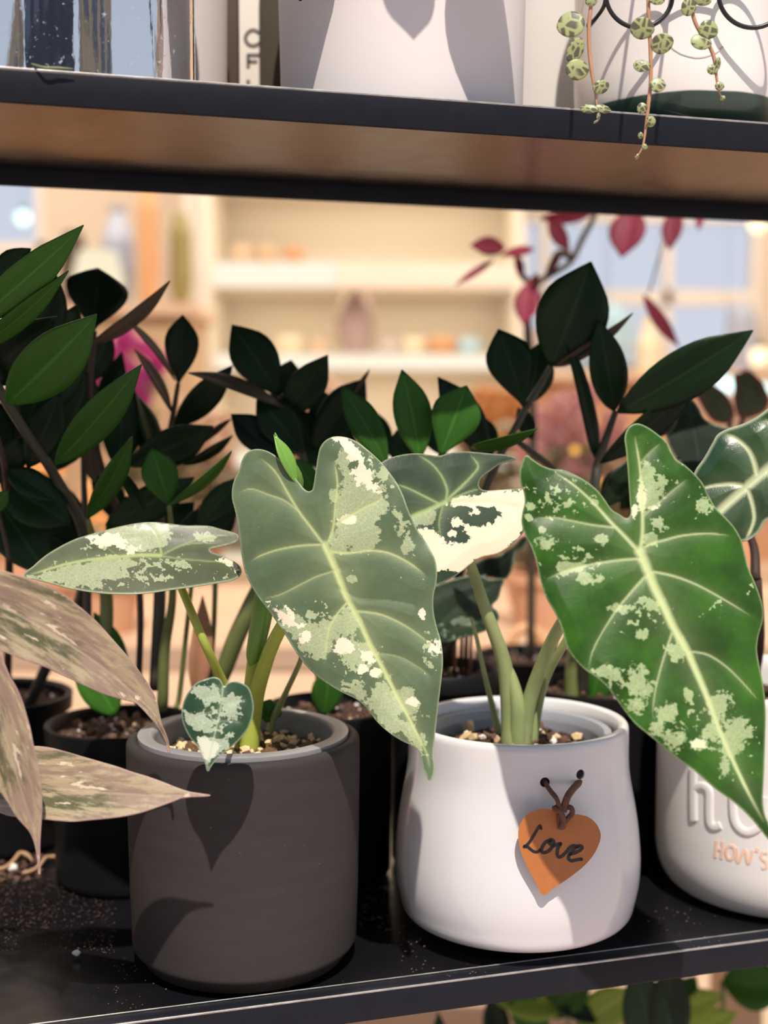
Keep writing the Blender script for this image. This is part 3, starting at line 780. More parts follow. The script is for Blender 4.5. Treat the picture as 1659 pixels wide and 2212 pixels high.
# orange crate with a ring handle
cr = thing('wooden_crate', (at(1160, 1470, 1.34).x, 1.34, ZT), 'orange wooden crate with a round ring handle on the table', 'crate')
zc = at(1160, 1437, 1.34).z
k = 1.34 / F
for i in range(4):
    zz0 = ZT + (zc - ZT) * i / 4
    dbox('slat', (at(1062, 1437, 1.34).x, 1.33, zz0 + .002), (at(1245, 1437, 1.34).x, 1.342, zz0 + (zc - ZT) / 4 - .002), M['orange'], cr)
dbox('side_panel', (at(1062, 1437, 1.34).x, 1.34, ZT), (at(1062, 1437, 1.34).x + .01, 1.47, zc), M['orange'], cr)
dbox('side_panel', (at(1245, 1437, 1.34).x - .01, 1.34, ZT), (at(1245, 1437, 1.34).x, 1.47, zc), M['orange'], cr)
ring = [at(1137, 1396, 1.34) + Vector((math.cos(a * .524) * 33 * k, 0, math.sin(a * .524) * 40 * k)) for a in range(13)]
tube('ring_handle', ring, 12 * k, M['orange'], cr, 8, 4)
# fairy lights hung across the shop
for i, (px, py, D, rpx, m, lb) in enumerate(((1242, 972, 2.1, 9, 'bulb_amber', 'amber fairy light in front of the rose flowers'), (1300, 1045, 2.1, 9, 'bulb_amber', 'amber fairy light beside the dark plant stem'),
        (1310, 1075, 2.0, 8, 'bulb_amber', 'lowest amber fairy light beside the dark plant stem'), (1640, 770, 3.4, 20, 'bulb', 'warm round bulb hanging by the right edge under the window'),
        (1638, 482, 3.1, 20, 'bulb', 'warm round bulb hanging just under the upper shelf'), (1567, 832, 3.0, 20, 'bulb_cool', 'pale cyan bulb over the red rimmed leaves'), (1652, 842, 3.0, 16, 'bulb_cool', 'pale cyan bulb at the right edge over the green leaf'),
        (1150, 1275, 2.2, 18, 'bulb', 'white warm bulb low behind the white pot stems'), (50, 470, 3.2, 16, 'bulb_cool', 'pale bulb before the left window'))):
    lt = thing('fairy_light', at(px, py, D), lb, 'light bulb', 'fairy lights hung across the shop')
    k = D / F
    g = bmesh.new(); bmesh.ops.create_uvsphere(g, u_segments=16, v_segments=10, radius=rpx * k, matrix=Matrix.Translation(at(px, py, D)))
    link('bulb', bm_mesh(g), M[m], lt)
    p = at(px, py, D); box('socket', p + Vector((0, 0, rpx * k * 1.15)), (rpx * k * .7, rpx * k * .7, rpx * k * .6), M['wire'], lt, 0, rpx * k * .1)
    tube('cable', [p + Vector((0, 0, rpx * k * 1.3)), Vector((p.x, p.y, 1.4)), Vector((p.x, p.y, 2.1))], 0.0004, M['wire'], lt, 5, 3)
# things on the far window sill
for px, pb, D, pr, m, lb in ((1308, 806, 4.5, [(30, 0), (52, 60), (56, 110), (30, 150)], 'aqua', 'pale blue glass vase standing before the far window'), (1400, 806, 4.5, [(28, 0), (30, 60), (14, 100), (16, 120)], 'cream', 'cream bottle standing before the far window'),
                      (1600, 806, 4.5, [(24, 0), (34, 50), (30, 120), (18, 150)], 'bluegrey', 'blue grey vase at the right end of the far window'), (1170, 806, 4.5, [(30, 0), (36, 40), (30, 80), (24, 96)], 'lilac', 'lilac cup before the left end of the far window')):
    vase('vase', px, pb, D, pr, M[m], lb, 'vase', 'vases before the far window')
cn = thing('counter', (pxx(1380, 4.4), 4.4, FLOOR_Z), 'peach counter under the far window carrying the vases', 'counter')
dbox('counter_top', (pxx(1115, 4.4), 4.2, pxz(806, 4.5) - .03), (pxx(1700, 4.4), 4.58, pxz(806, 4.5)), M['peach'], cn)
dbox('body', (pxx(1120, 4.4), 4.25, FLOOR_Z), (pxx(1690, 4.4), 4.58, pxz(806, 4.5) - .03), M['terracotta'], cn)
# ================================================================ pots on the lower shelf
def px_r(w, x, y, D): return w * D / F * math.sqrt(1.0)
# --- charcoal pot
DK = Vector((at(527, 1640, 0.683).x, 0.683, 0))
rk = 254 * 0.683 / F * 1.0
zk = at(527, 1652, 0.683 - rk).z                       # height of its rim
dark_prof = [(0, 0.002), (rk * .80, 0.0), (rk * .87, 0.0015)] + arc(rk * .90, 0.011, rk * .068, -70, 0, 5) + [(rk * .985, .04), (rk, zk - .02), (rk, zk - .005)] + \
    arc(rk - .0035, zk - .0035, .0035, 0, 120, 5) + [(rk - .0065, zk - .002), (rk - .0075, zk - .012), (rk - .009, .02), (0, .015)]
o = lathe('planter', dark_prof, DK, M['charcoal'], None, 96)
tag(o, 'charcoal matte cylindrical planter at the front of the lower shelf', 'planter')
# --- white bulbous pot with two holes
WK = Vector((at(1118, 1640, 0.722).x, 0.722, 0))
kW = 0.7175 / F
def wz(y): return at(1118, y, 0.7175).z
wr = [(1640, 242), (1680, 247), (1720, 255), (1760, 262), (1800, 267), (1845, 270), (1890, 268), (1930, 260), (1965, 246), (1995, 224)]
zrim = at(1118, 1612, 0.722 - 242 * kW).z
wp = [(0, 0.002), (0.036, 0.0), (0.0415, 0.0008)]
low = [(r * kW, wz(y)) for y, r in reversed(wr)]
zl = low[0][1]
prof_sp = [np.array(q) for q in spline([(0.0415, 0.0008), (0.0495, 0.0050)] + [q for q in low if q[1] > 0.008] + [(241 * kW, zrim - .004)], 4)]
wprof = [(0, 0.002), (0.036, 0)] + [tuple(q) for q in prof_sp] + arc(241 * kW - .003, zrim - .003, .003, 20, 160, 6) + [(241 * kW - .0065, zrim - .006), (241 * kW - .007, .02), (0, .012)]
wpot = lathe('planter', wprof, WK, M['white_glaze'], None, 128)
tag(wpot, 'white glazed bulbous planter with two cord holes and a heart tag', 'planter')
# drill the two holes through the wall
def pot_surface_y(px, py, center, prof):
    """distance at which the ray through a pixel meets the lathe"""
    v = ray(px, py); best = None; tt = 0.5
    rz = sorted([(z, r) for r, z in prof if r > 0.02])
    zs = [z for z, r in rz]; rs = [r for z, r in rz]
    for i in range(4000):
        t = 0.55 + i * 0.0001; p = C0 + v * t
        if abs(p.z) < 1 and zs[0] <= p.z <= zs[-1]:
            r = np.interp(p.z, zs, rs)
            if (p.x - center.x) ** 2 + (p.y - center.y) ** 2 <= r * r: return p
    return C0 + v * (0.7 / v.y)
wout = [tuple(q) for q in prof_sp]
holes = [(1177, 1690, 10.5), (1254, 1673, 8.5)]
hp = [pot_surface_y(x, y, WK, wout) for x, y, r in holes]
hole_axes = []
for (x, y, r), p in zip(holes, hp):
    rad = Vector((p.x - WK.x, p.y - WK.y, 0)).normalized()
    g = bmesh.new()
    bmesh.ops.create_cone(g, cap_ends=True, segments=28, radius1=.0026, radius2=.0026, depth=.022, matrix=Matrix.Translation(p - rad * .003) @ rad.to_track_quat('Z', 'Y').to_matrix().to_4x4())
    cut = bpy.data.objects.new('cutter', bm_mesh(g)); COL.objects.link(cut)
    md = wpot.modifiers.new('hole', 'BOOLEAN'); md.object = cut; md.operation = 'DIFFERENCE'; md.solver = 'EXACT'
    bpy.context.view_layer.update()
    dg = bpy.context.evaluated_depsgraph_get(); nm = bpy.data.meshes.new_from_object(wpot.evaluated_get(dg))
    wpot.modifiers.clear(); wpot.data = nm; bpy.data.objects.remove(cut)
    hole_axes.append((p, rad))
nm = wpot.data; nm.polygons.foreach_set('use_smooth', [True] * len(nm.polygons)); autosmooth(nm, 50)
for p, rad in hole_axes:      # a black plug in each hole, its inner shade put into the colour
    g = bmesh.new(); bmesh.ops.create_cone(g, cap_ends=True, segments=28, radius1=.00262, radius2=.00262, depth=.0045, matrix=Matrix.Translation(p - rad * .0036) @ rad.to_track_quat('Z', 'Y').to_matrix().to_4x4())
    link('hole_shade_plug', bm_mesh(g), M['hole'], wpot)
# --- heart tag
t6 = T(4.1475, 1000, 1650)
heart = t6([(845, 432), (800, 412), (740, 402), (680, 405), (610, 430), (550, 480), (510, 545), (495, 620), (500, 700), (520, 790), (560, 890), (610, 990), (660, 1080), (722, 1175), (790, 1130), (880, 1070), (980, 1000),
            (1080, 920), (1160, 830), (1210, 740), (1235, 650), (1220, 580), (1180, 520), (1120, 475), (1050, 456), (980, 452), (930, 465), (885, 500)])
tgc = pot_surface_y(1180, 1880, WK, wout)
Dt0 = tgc.y - 0.0062
def tag_depth(x, y): return Dt0 + 0.000006 * (y - 1880) + 0.00006 * (x - 1180) * 0.5 + (-0.0000500) * (y - 1880) * 0.4
ht = thing('heart_tag', at(1208, 1850, tag_depth(1208, 1850)), 'tan leather heart tag reading Love tied to the white planter', 'tag')
ol = closed_spline(heart, 3.0)
def prism(name, outline, depthf, thick, mat, parent, holes=()):
    bm = bmesh.new(); loops = []
    pts = [Vector((p[0], p[1])) for p in outline]; n = len(pts); ed = [(i, (i + 1) % n) for i in range(n)]
    for h in holes:
        b0 = len(pts); pts += [Vector(q) for q in h]; ed += [(b0 + i, b0 + (i + 1) % len(h)) for i in range(len(h))]
    r = delaunay_2d_cdt(pts, ed, [], 1, 1e-4)
    V = [at(p.x, p.y, depthf(p.x, p.y)) for p in r[0]]; B = [at(p.x, p.y, depthf(p.x, p.y) + thick) for p in r[0]]
    fs = []
    for f in r[2]:
        c = np.array([[r[0][i].x, r[0][i].y] for i in f]).mean(0)[None]
        if inside(c, np.array(outline)[:, :2])[0] and not any(inside(c, np.array(h))[0] for h in holes): fs.append(tuple(f))
    m = len(V); cnt = {}
    for f in fs:
        for a, b in zip(f, f[1:] + f[:1]): cnt[(a, b)] = cnt.get((a, b), 0) + 1
    side = [(a, b, b + m, a + m) for (a, b) in cnt if (b, a) not in cnt]
    me = mesh(V + B, fs + [tuple(i + m for i in f[::-1]) for f in fs] + side)
    bm.from_mesh(me); bmesh.ops.recalc_face_normals(bm, faces=bm.faces); bm.to_mesh(me); bm.free()
    return link(name, autosmooth(me, 40), mat, parent)
hx, hy = t6([(862, 568)])[0]
prism('heart', ol, tag_depth, 0.0013, M['leather'], ht, [[(hx + 6 * math.cos(a * .5236), hy + 6 * math.sin(a * .5236)) for a in range(12)]])
def stroke(pts, w, parent, name='lettering'):
    q = spline(t6(pts), 5)
    return [(at(p[0], p[1], tag_depth(p[0], p[1]) - .00022), w) for p in q]
ink_v, ink_f = [], []
def ribbon(pts, w, depthf, conv):
    q = [np.array(p[:2]) for p in spline(conv(pts), 6)]; b0 = len(ink_v)
    for i, p in enumerate(q):
        d = q[min(i + 1, len(q) - 1)] - q[max(i - 1, 0)]; d = d / (np.linalg.norm(d) + 1e-9); nn = np.array((-d[1], d[0])) * w / 2
        for s in (-1, 1):
            x, y = p + nn * s; ink_v.append(at(x, y, depthf(x, y) - .00012))
        if i: ink_f.append((b0 + 2 * i - 2, b0 + 2 * i - 1, b0 + 2 * i + 1, b0 + 2 * i))
    for e in (q[0], q[-1]):
        b1 = len(ink_v)
        for a in range(10):
            x, y = e[0] + w / 2 * math.cos(a * .6283), e[1] + w / 2 * math.sin(a * .6283); ink_v.append(at(x, y, depthf(x, y) - .00012))
        ink_f.append(tuple(b1 + a for a in range(10)))
ribbon([(700, 580), (690, 555), (665, 590), (635, 640), (605, 690), (570, 730), (545, 742), (580, 745), (605, 765), (640, 788), (670, 788), (692, 772)], 6.6, tag_depth, t6)
ribbon([(790, 690), (745, 700), (712, 745), (705, 785), (735, 795), (775, 775), (805, 735), (815, 700), (795, 680), (770, 690), (778, 715), (810, 735), (840, 725), (875, 715)], 7.4, tag_depth, t6)
ribbon([(875, 718), (850, 760), (845, 810), (860, 835), (890, 825), (930, 785), (965, 745), (1000, 735), (1030, 745)], 7.4, tag_depth, t6)
ribbon([(960, 810), (1010, 795), (1055, 770), (1068, 745), (1040, 735), (1000, 760), (960, 805), (945, 845), (970, 868), (1010, 862), (1045, 855), (1062, 856)], 7.4, tag_depth, t6)
link('lettering', mesh(ink_v, ink_f), M['ink'], ht, smooth=False)['label'] = 'black handwritten word Love'
def cordpts(pts, lift): return [at(x, y, Dt0 + l) for (x, y), l in zip([q[:2] for q in t6(pts)], lift)]
def cord(pts, lift, w=4.6): tube('cord', cordpts(pts, lift), [w * .80 / F] * len(pts), M['cord'], ht, 8, 6, flat=(1.15, .75))
y0, y1 = hp[0].y - Dt0, hp[1].y - Dt0
cord([(738, 158), (752, 195), (790, 250), (838, 310), (862, 380), (880, 420)], [y0 + .0035, y0 - .0012, y0 * .5 - .001, -.002, -.003, -.0035], 5.6)
cord([(1052, 108), (1036, 170), (990, 220), (940, 290), (912, 370), (895, 430)], [y1 + .0035, y1 - .0012, y1 * .5 - .001, -.002, -.003, -.004], 5.6)
cord([(815, 400), (850, 415), (885, 450), (905, 510), (895, 560), (865, 560), (860, 500), (868, 440)], [-.001, -.004, -.0045, -.0035, -.0012, .002, .002, -.0005], 5.2)
cord([(940, 385), (975, 400), (978, 445), (945, 485), (918, 520), (890, 555)], [-.002, -.004, -.004, -.004, -.003, -.0005], 5.0)
cord([(815, 398), (850, 385), (900, 380), (940, 385)], [-.001, .0005, .0005, -.002], 4.6)
# --- right white pot with raised letters
HK = Vector((at(1684, 1800, 0.785).x, 0.785, 0)); rh = 268 * 0.785 / F
zh = at(1684, 1520, 0.785 - rh).z
hprof = [(0, 0.002), (rh * .74, 0), (rh * .80, 0.001)] + [(rh * (.80 + .20 * math.sin(a)), .001 + .028 * (1 - math.cos(a))) for a in np.linspace(.15, 1.5, 8)] + [(rh, .045), (rh, zh - .004)] + arc(rh - .003, zh - .003, .003, 10, 160, 5) + [(rh - .0065, zh - .008), (rh - .0075, .02), (0, .012)]
hp_o = lathe('planter', hprof, HK, M['white_matte'], None, 128)
tag(hp_o, 'matte white planter with raised letters under the big right leaf', 'planter')
t7 = T(4.915, 1400, 1600)
def pot_ribbon(name, paths, w, lift, mat, parent, conv, center, r, depth=.003, profile='round'):
    vs_, fs = [], []
    for pts in paths:
        q = [np.array(p[:2]) for p in spline(conv(pts), 6)]; b0 = len(vs_)
        for i, p in enumerate(q):
            d = q[min(i + 1, len(q) - 1)] - q[max(i - 1, 0)]; d = d / (np.linalg.norm(d) + 1e-9); nn = np.array((-d[1], d[0])) * w / 2
            for s, l in ((-1, -.001), (-.75, lift * .75), (-.3, lift), (.3, lift), (.75, lift * .75), (1, -.001)):
                x, y = p + nn * s; P = cyl_hit(x, y, center, r); rad = Vector((P.x - center.x, P.y - center.y, 0)).normalized()
                vs_.append(P + rad * l)
            if i:
                for k in range(5): fs.append((b0 + 6 * i - 6 + k, b0 + 6 * i - 5 + k, b0 + 6 * i + 1 + k, b0 + 6 * i + k))
        fs.append(tuple(b0 + k for k in range(6))); fs.append(tuple(len(vs_) - 6 + k for k in range(6))[::-1])
    me = mesh(vs_, fs); bm = bmesh.new(); bm.from_mesh(me); bmesh.ops.recalc_face_normals(bm, faces=bm.faces); bm.to_mesh(me); bm.free()
    return link(name, autosmooth(me, 60), mat, parent)
def cyl_hit(x, y, c, r):
    v = ray(x, y); a = v.x ** 2 + v.y ** 2; b = 2 * (v.x * -c.x + v.y * -c.y); cc = c.x ** 2 + c.y ** 2 - r * r; disc = b * b - 4 * a * cc
    if disc < 0: disc = 0
    return C0 + v * ((-b - math.sqrt(disc)) / (2 * a))
pot_ribbon('raised_letters', [[(480, 300), (480, 500), (480, 700), (485, 850)], [(500, 500), (560, 478), (620, 500), (650, 560), (650, 700), (655, 850), (680, 905), (720, 915), (770, 895)],
                              [(900, 560), (900, 700), (915, 830), (960, 920), (1040, 970), (1130, 950), (1200, 890), (1240, 800), (1250, 600)]], 22, .0012, M['white_matte'], hp_o, t7, HK, rh)
M['stamp'] = plain('pale_terracotta_stamp', (0.72, 0.50, 0.38), 0.7, 0.08, 200)
pot_ribbon('stamped_letters', [[(730, 1060), (715, 1240)], [(795, 1070), (780, 1255)], [(722, 1150), (788, 1160)],
                               [(880, 1110), (840, 1140), (830, 1200), (855, 1255), (895, 1250), (920, 1200), (915, 1140), (880, 1110)],
                               [(940, 1140), (955, 1290), (1030, 1160), (1065, 1305), (1115, 1165)], [(1165, 1140), (1150, 1180)],
                               [(1270, 1190), (1215, 1195), (1205, 1245), (1250, 1285), (1255, 1340), (1205, 1355)]], 9.5, .0004, M['stamp'], hp_o, t7, HK, rh)['label'] = "small pinkish stamped letters HOW'S"

# ================================================================ alocasia in the charcoal pot
def liner(parent, c, r, ztop, depth, mat, lip=.004):
    lathe('nursery_pot', [(r - .004, ztop - depth), (r - .0015, ztop - .006), (r + lip * .2, ztop - .004), (r + lip, ztop - .003), (r + lip, ztop), (r - .0005, ztop + .0008), (r - .003, ztop - .001), (r - .0055, ztop - depth), (r - .004, ztop - depth)], (c.x, c.y, 0), mat, parent, 96)
A1 = thing('alocasia_plant', (DK.x, DK.y, zk - .03), 'variegated alocasia with grey green splashed leaves in the charcoal planter', 'houseplant')
liner(A1, DK, rk - .0115, zk + .0015, .022, M['liner_grey'], .0055)
soil(A1, (DK.x, DK.y, zk - .011), rk - .0135, 3, M['gravel_soil'], .002, (('chip_tan', 150, .0027), ('chip_brown', 40, .0028), ('chip_white', 10, .0018)))
tC = T(2.37, 480, 900)
C_out = tC([(440, 382), (415, 365), (400, 345), (370, 310), (335, 265), (290, 215), (240, 180), (190, 166), (145, 172), (115, 195), (98, 230), (88, 270), (65, 315), (52, 360), (50, 420), (65, 480), (80, 550), (90, 640), (100, 720), (115, 790), (140, 850),
    (175, 910), (215, 965), (260, 1025), (295, 1075), (330, 1130), (370, 1195), (420, 1265), (480, 1325), (550, 1375), (620, 1415), (690, 1450), (740, 1495), (790, 1560), (850, 1615), (910, 1655), (960, 1680), (1000, 1705), (1015, 1740), (1025, 1790),
    (1045, 1840), (1062, 1865), (1080, 1840), (1088, 1790), (1082, 1730), (1088, 1650), (1098, 1560), (1110, 1450), (1122, 1350), (1130, 1250), (1120, 1150), (1100, 1080), (1083, 1000), (1082, 920), (1095, 860), (1100, 800), (1090, 730), (1065, 680),
    (1035, 630), (1000, 580), (975, 530), (950, 470), (925, 400), (895, 340), (860, 290), (820, 240), (780, 200), (745, 170), (700, 135), (650, 110), (600, 101), (560, 105), (525, 125), (500, 160), (490, 200), (482, 250), (475, 300), (468, 345), (460, 375)])
C_mid = (tC([(525, 655), (560, 730), (600, 830), (640, 930), (700, 1040), (760, 1170), (830, 1300), (890, 1420), (950, 1530), (1000, 1630), (1045, 1720), (1062, 1790)]), 15, 4, 1.0)
C_veins = [(tC(p), a, b, s) for p, a, b, s in (
    ([(510, 640), (450, 560), (390, 480), (330, 380), (270, 280), (200, 215)], 6, 3, .75), ([(545, 640), (570, 560), (580, 450), (590, 340), (575, 230)], 6, 3, .75), ([(585, 550), (650, 510), (720, 470), (800, 430), (830, 400)], 5, 2, .8),
    ([(560, 690), (640, 698), (760, 685), (860, 700), (960, 750), (1040, 810)], 6, 2.5, .85), ([(500, 655), (400, 660), (290, 680), (200, 710), (150, 740)], 5, 2.5, .7), ([(400, 490), (320, 430), (240, 400), (150, 370), (90, 385)], 4, 2, .55),
    ([(600, 780), (540, 800), (480, 820), (400, 860), (300, 910), (220, 930)], 4.5, 2, .5), ([(640, 950), (590, 1010), (550, 1080), (535, 1170), (530, 1250)], 5, 2, .85), ([(690, 995), (740, 1000), (820, 1015), (920, 1060), (1010, 1120), (1070, 1170)], 5, 2, .7),
    ([(790, 1215), (850, 1218), (920, 1235), (1000, 1280), (1060, 1320)], 4, 2, .35), ([(600, 880), (700, 930), (850, 940), (980, 960)], 2.5, 1.5, .12))]
C_pale = [tC(p) for p in ([(570, 690), (570, 600), (578, 500), (590, 400), (600, 320), (640, 235), (690, 290), (740, 360), (800, 400), (835, 470), (795, 530), (808, 610), (795, 685), (690, 690)],
    [(265, 975), (330, 1000), (420, 1045), (540, 1050), (600, 1005), (640, 965), (690, 1040), (700, 1120), (640, 1170), (560, 1120), (530, 1250), (470, 1240), (400, 1200), (340, 1120)],
    [(600, 1350), (680, 1350), (760, 1410), (800, 1300), (850, 1330), (900, 1400), (1000, 1420), (1045, 1540), (960, 1550), (920, 1530), (1000, 1640), (1050, 1740), (1000, 1700), (900, 1640), (820, 1590), (760, 1500), (690, 1440)],
    [(880, 500), (925, 460), (940, 560), (915, 600)])]
C_white = [tC(p) for p in ([(575, 108), (650, 118), (715, 160), (742, 230), (770, 330), (815, 390), (800, 425), (740, 370), (700, 310), (680, 230), (630, 170)],
    [(245, 960), (330, 1000), (420, 1060), (400, 1080), (330, 1080), (290, 1050)], [(1075, 1130), (1110, 1120), (1105, 1200), (1080, 1190)])]
C_wb = [(480 + x / 2.37, 900 + y / 2.37, r / 2.37, q / 2.37) for x, y, r, q in ((425, 1130, 30, 30), (620, 1175, 55, 40), (745, 1235, 35, 30), (720, 1290, 28, 24), (790, 1310, 30, 22), (1030, 1000, 18, 30), (975, 1460, 35, 25), (650, 525, 40, 22))]
C_pb = [(480 + x / 2.37, 900 + y / 2.37, r / 2.37, q / 2.37) for x, y, r, q in ((700, 1200, 90, 60), (820, 1450, 70, 60), (660, 830, 25, 14), (950, 650, 30, 50), (620, 230, 30, 60))]
C_sp = [(480 + x / 2.37, 900 + y / 2.37, r / 2.37, q / 2.37, s) for x, y, r, q, s in ((810, 300, 80, 160, 1.3), (480, 1010, 130, 70, 1.1), (700, 1240, 140, 110, 1.3), (1060, 1230, 45, 160, 1.2), (960, 680, 60, 90, .8), (790, 1420, 120, 90, .9), (690, 800, 80, 50, .5))]
def dC(x, y): return 0.625 - 0.000035 * (y - 1300) - 0.00004 * (x - 730) - 0.000012 * np.maximum(0, y - 1500) + 0.00000006 * (x - 730) ** 2
blade('leaf', C_out, dC, M['aloc_centre'], A1, 2.8, C_mid, C_veins, C_pale, C_white, C_sp, paleblobs=C_pb, whiteblobs=C_wb, wave=.0012)['label'] = 'large arrowhead leaf with grey green blade and cream splashes'
tL = T(2.765, 0, 900)
L_out = tL([(140, 950), (200, 890), (270, 830), (350, 780), (440, 735), (530, 705), (620, 680), (720, 655), (820, 636), (920, 630), (1020, 640), (1110, 650), (1190, 650), (1260, 655), (1330, 675), (1390, 690), (1425, 710), (1420, 740), (1380, 760), (1320, 775), (1275, 785),
    (1255, 792), (1262, 805), (1300, 820), (1350, 840), (1400, 865), (1435, 895), (1443, 930), (1420, 960), (1370, 980), (1280, 995), (1150, 1015), (1000, 1035), (900, 1050), (780, 1058), (640, 1055), (520, 1042), (400, 1020), (290, 990), (200, 968)])
L_mid = (tL([(960, 830), (850, 828), (740, 835), (620, 845), (500, 860), (380, 885), (260, 920), (160, 950)]), 8, 4, 1.0)
L_veins = [(tL(p), a, b, s) for p, a, b, s in (([(965, 820), (950, 760), (920, 690), (880, 640)], 5, 2.5, .8), ([(980, 820), (1060, 780), (1150, 745), (1250, 720), (1380, 705)], 4, 2, .5), ([(975, 835), (1080, 850), (1200, 860), (1330, 870), (1430, 900)], 4, 2, .5),
    ([(985, 815), (1090, 770), (1200, 755), (1300, 758)], 3, 2, .5), ([(700, 835), (650, 790), (560, 740)], 3, 2, .3))]
L_pale = [tL(p) for p in ([(640, 690), (760, 655), (900, 640), (1000, 650), (1040, 700), (980, 790), (900, 810), (760, 800), (660, 770), (560, 720)], [(160, 950), (300, 910), (450, 880), (640, 860), (700, 900), (560, 960), (640, 1000), (760, 1040), (600, 1040), (400, 1010)],
    [(960, 850), (1100, 870), (1140, 890), (1050, 900)])]
L_white = [tL(p) for p in ([(460, 730), (640, 690), (760, 740), (740, 790), (620, 780), (540, 730)], [(1300, 860), (1390, 850), (1440, 920), (1380, 890)], [(760, 770), (830, 770), (830, 820), (760, 820)])]
L_sp = [(300, 1160 + 70, 130, 60, 1.0), (215, 1180, 60, 30, .8), (230, 1235, 130, 40, 1.0), (480, 1240, 40, 20, .8)]
def dL(x, y): return 0.665 - 0.00030 * (y - 1205) + 0.00002 * (x - 290) + 0.00000010 * (x - 290) ** 2 - 0.0000035 * (y - 1205) ** 2 * 0.4
blade('leaf', L_out, dL, M['aloc_left'], A1, 2.8, L_mid, L_veins, L_pale, L_white, L_sp, paleblobs=[(230, 1240, 60, 16), (255, 1215, 40, 14), (440, 1160, 20, 12)], soft=12, edge_w=3.2)['label'] = 'level mottled leaf pointing to the left'
tS = T(2.212, 80, 1250)
S_out = tS([(905, 502), (895, 515), (886, 500), (875, 482), (850, 470), (810, 478), (760, 500), (720, 545), (697, 595), (690, 650), (700, 700), (730, 760), (765, 800), (790, 850), (805, 890), (815, 920), (830, 900), (870, 850), (930, 805), (985, 750), (1020, 690), (1035, 630), (1030, 570), (1010, 520), (970, 495), (930, 490)])
S_mid = (tS([(888, 520), (880, 600), (865, 680), (845, 760), (825, 850), (816, 905)]), 4, 2, .7)
S_veins = [(tS(p), a, b, s) for p, a, b, s in (([(885, 525), (850, 560), (800, 570)], 2.5, 1.5, .4), ([(880, 620), (930, 590), (1000, 580)], 2.5, 1.5, .4), ([(880, 620), (820, 640), (760, 660)], 2.5, 1.5, .4), ([(868, 680), (920, 680), (980, 690)], 2.5, 1.5, .35))]
S_pale = [tS(p) for p in ([(800, 490), (880, 500), (880, 590), (830, 580)], [(700, 630), (780, 650), (830, 690), (830, 750), (760, 720), (710, 700)], [(760, 750), (850, 760), (940, 740), (920, 800), (850, 860), (815, 905), (790, 840)])]
def dS(x, y): return 0.586 + 0.00010 * (1580 - y) * 0.5 + 0.0000006 * (x - 470) ** 2
blade('leaf', S_out, dS, M['aloc_small'], A1, 2.4, S_mid, S_veins, S_pale, [tS([(770, 760), (840, 770), (880, 800), (830, 880), (800, 850)])], [(470, 1560, 60, 60, 1.0)], soft=12, paleblobs=[(500, 1520, 20, 25), (440, 1500, 25, 20)], bulge=.001)['label'] = 'small heart shaped leaf hanging over the pot rim'
zs_ = zk - .012
def soilpt(px, py, z=None): return onz(px, py, zs_ if z is None else z)
pb = soilpt(535, 1625)
tube('petiole', [pb + Vector((0, 0, -.004)), at(550, 1520, pb.y), at(568, 1450, pb.y - .01), at(592, 1385, pb.y - .02), at(640, 1300, .652), at(690, 1215, .635), at(705, 1180, dC(705, 1180) + .004)], [.0058, .0046, .0040, .0036, .0030, .0024, .002], M['petiole_lime'], A1, 12)
tube('petiole', [pb + Vector((-.003, .002, -.004)), at(528, 1560, pb.y + .004), at(485, 1480, pb.y - .002), at(440, 1385, .667), at(398, 1285, .674), at(375, 1235, .678), at(352, 1200, dL(352, 1200) + .004)], [.003, .0028, .0026, .0024, .0022, .002, .0018], M['petiole_lime'], A1, 10)
tube('petiole', [pb + Vector((-.004, -.002, -.003)), at(512, 1570, pb.y - .012), at(495, 1510, .612), at(482, 1487, dS(482, 1487) + .002)], [.002, .0017, .0015, .0012], M['petiole_lime'], A1, 8)
pb2 = soilpt(572, 1598)
tube('petiole', [pb2 + Vector((0, 0, -.003)), at(590, 1555, pb2.y), at(618, 1495, pb2.y - .01), at(648, 1430, pb2.y - .02), at(660, 1380, pb2.y - .03)], [.0026, .0021, .0016, .0014, .0012], M['petiole_green'], A1, 8)
tube('stem', [pb + Vector((0, 0, -.006)), at(540, 1530, pb.y + .003), at(549, 1430, pb.y + .002), at(556, 1350, pb.y - .005)], [.0055, .0046, .004, .003], M['petiole_lime'], A1, 12)
tube('leaf_bud', [at(540, 1437, pb.y - .006), at(548, 1415, pb.y - .007), at(562, 1350, pb.y - .010), at(572, 1290, pb.y - .010), at(588, 1200, pb.y - .008), at(615, 1100, .662), at(640, 1040, .655), at(612, 980, .648), at(594, 935, .640)],
     [.0008, .0042, .0054, .0055, .0045, .004, .0038, .0022, .0003], M['bud'], A1, 14)['label'] = 'rolled bright green new leaf'
px_leaf(640, 1045, 594, 938, 30, .640, M['bud'], A1, 0, .5, name='leaf', fold=.5)['label'] = 'bright green tip of a new leaf'
zz_leaf(at(575, 1560, pb2.y - .002), at(585, 1510, pb2.y + .004), .015, M['zz_lit_green'], A1, .3, name='leaf', peak=.5)

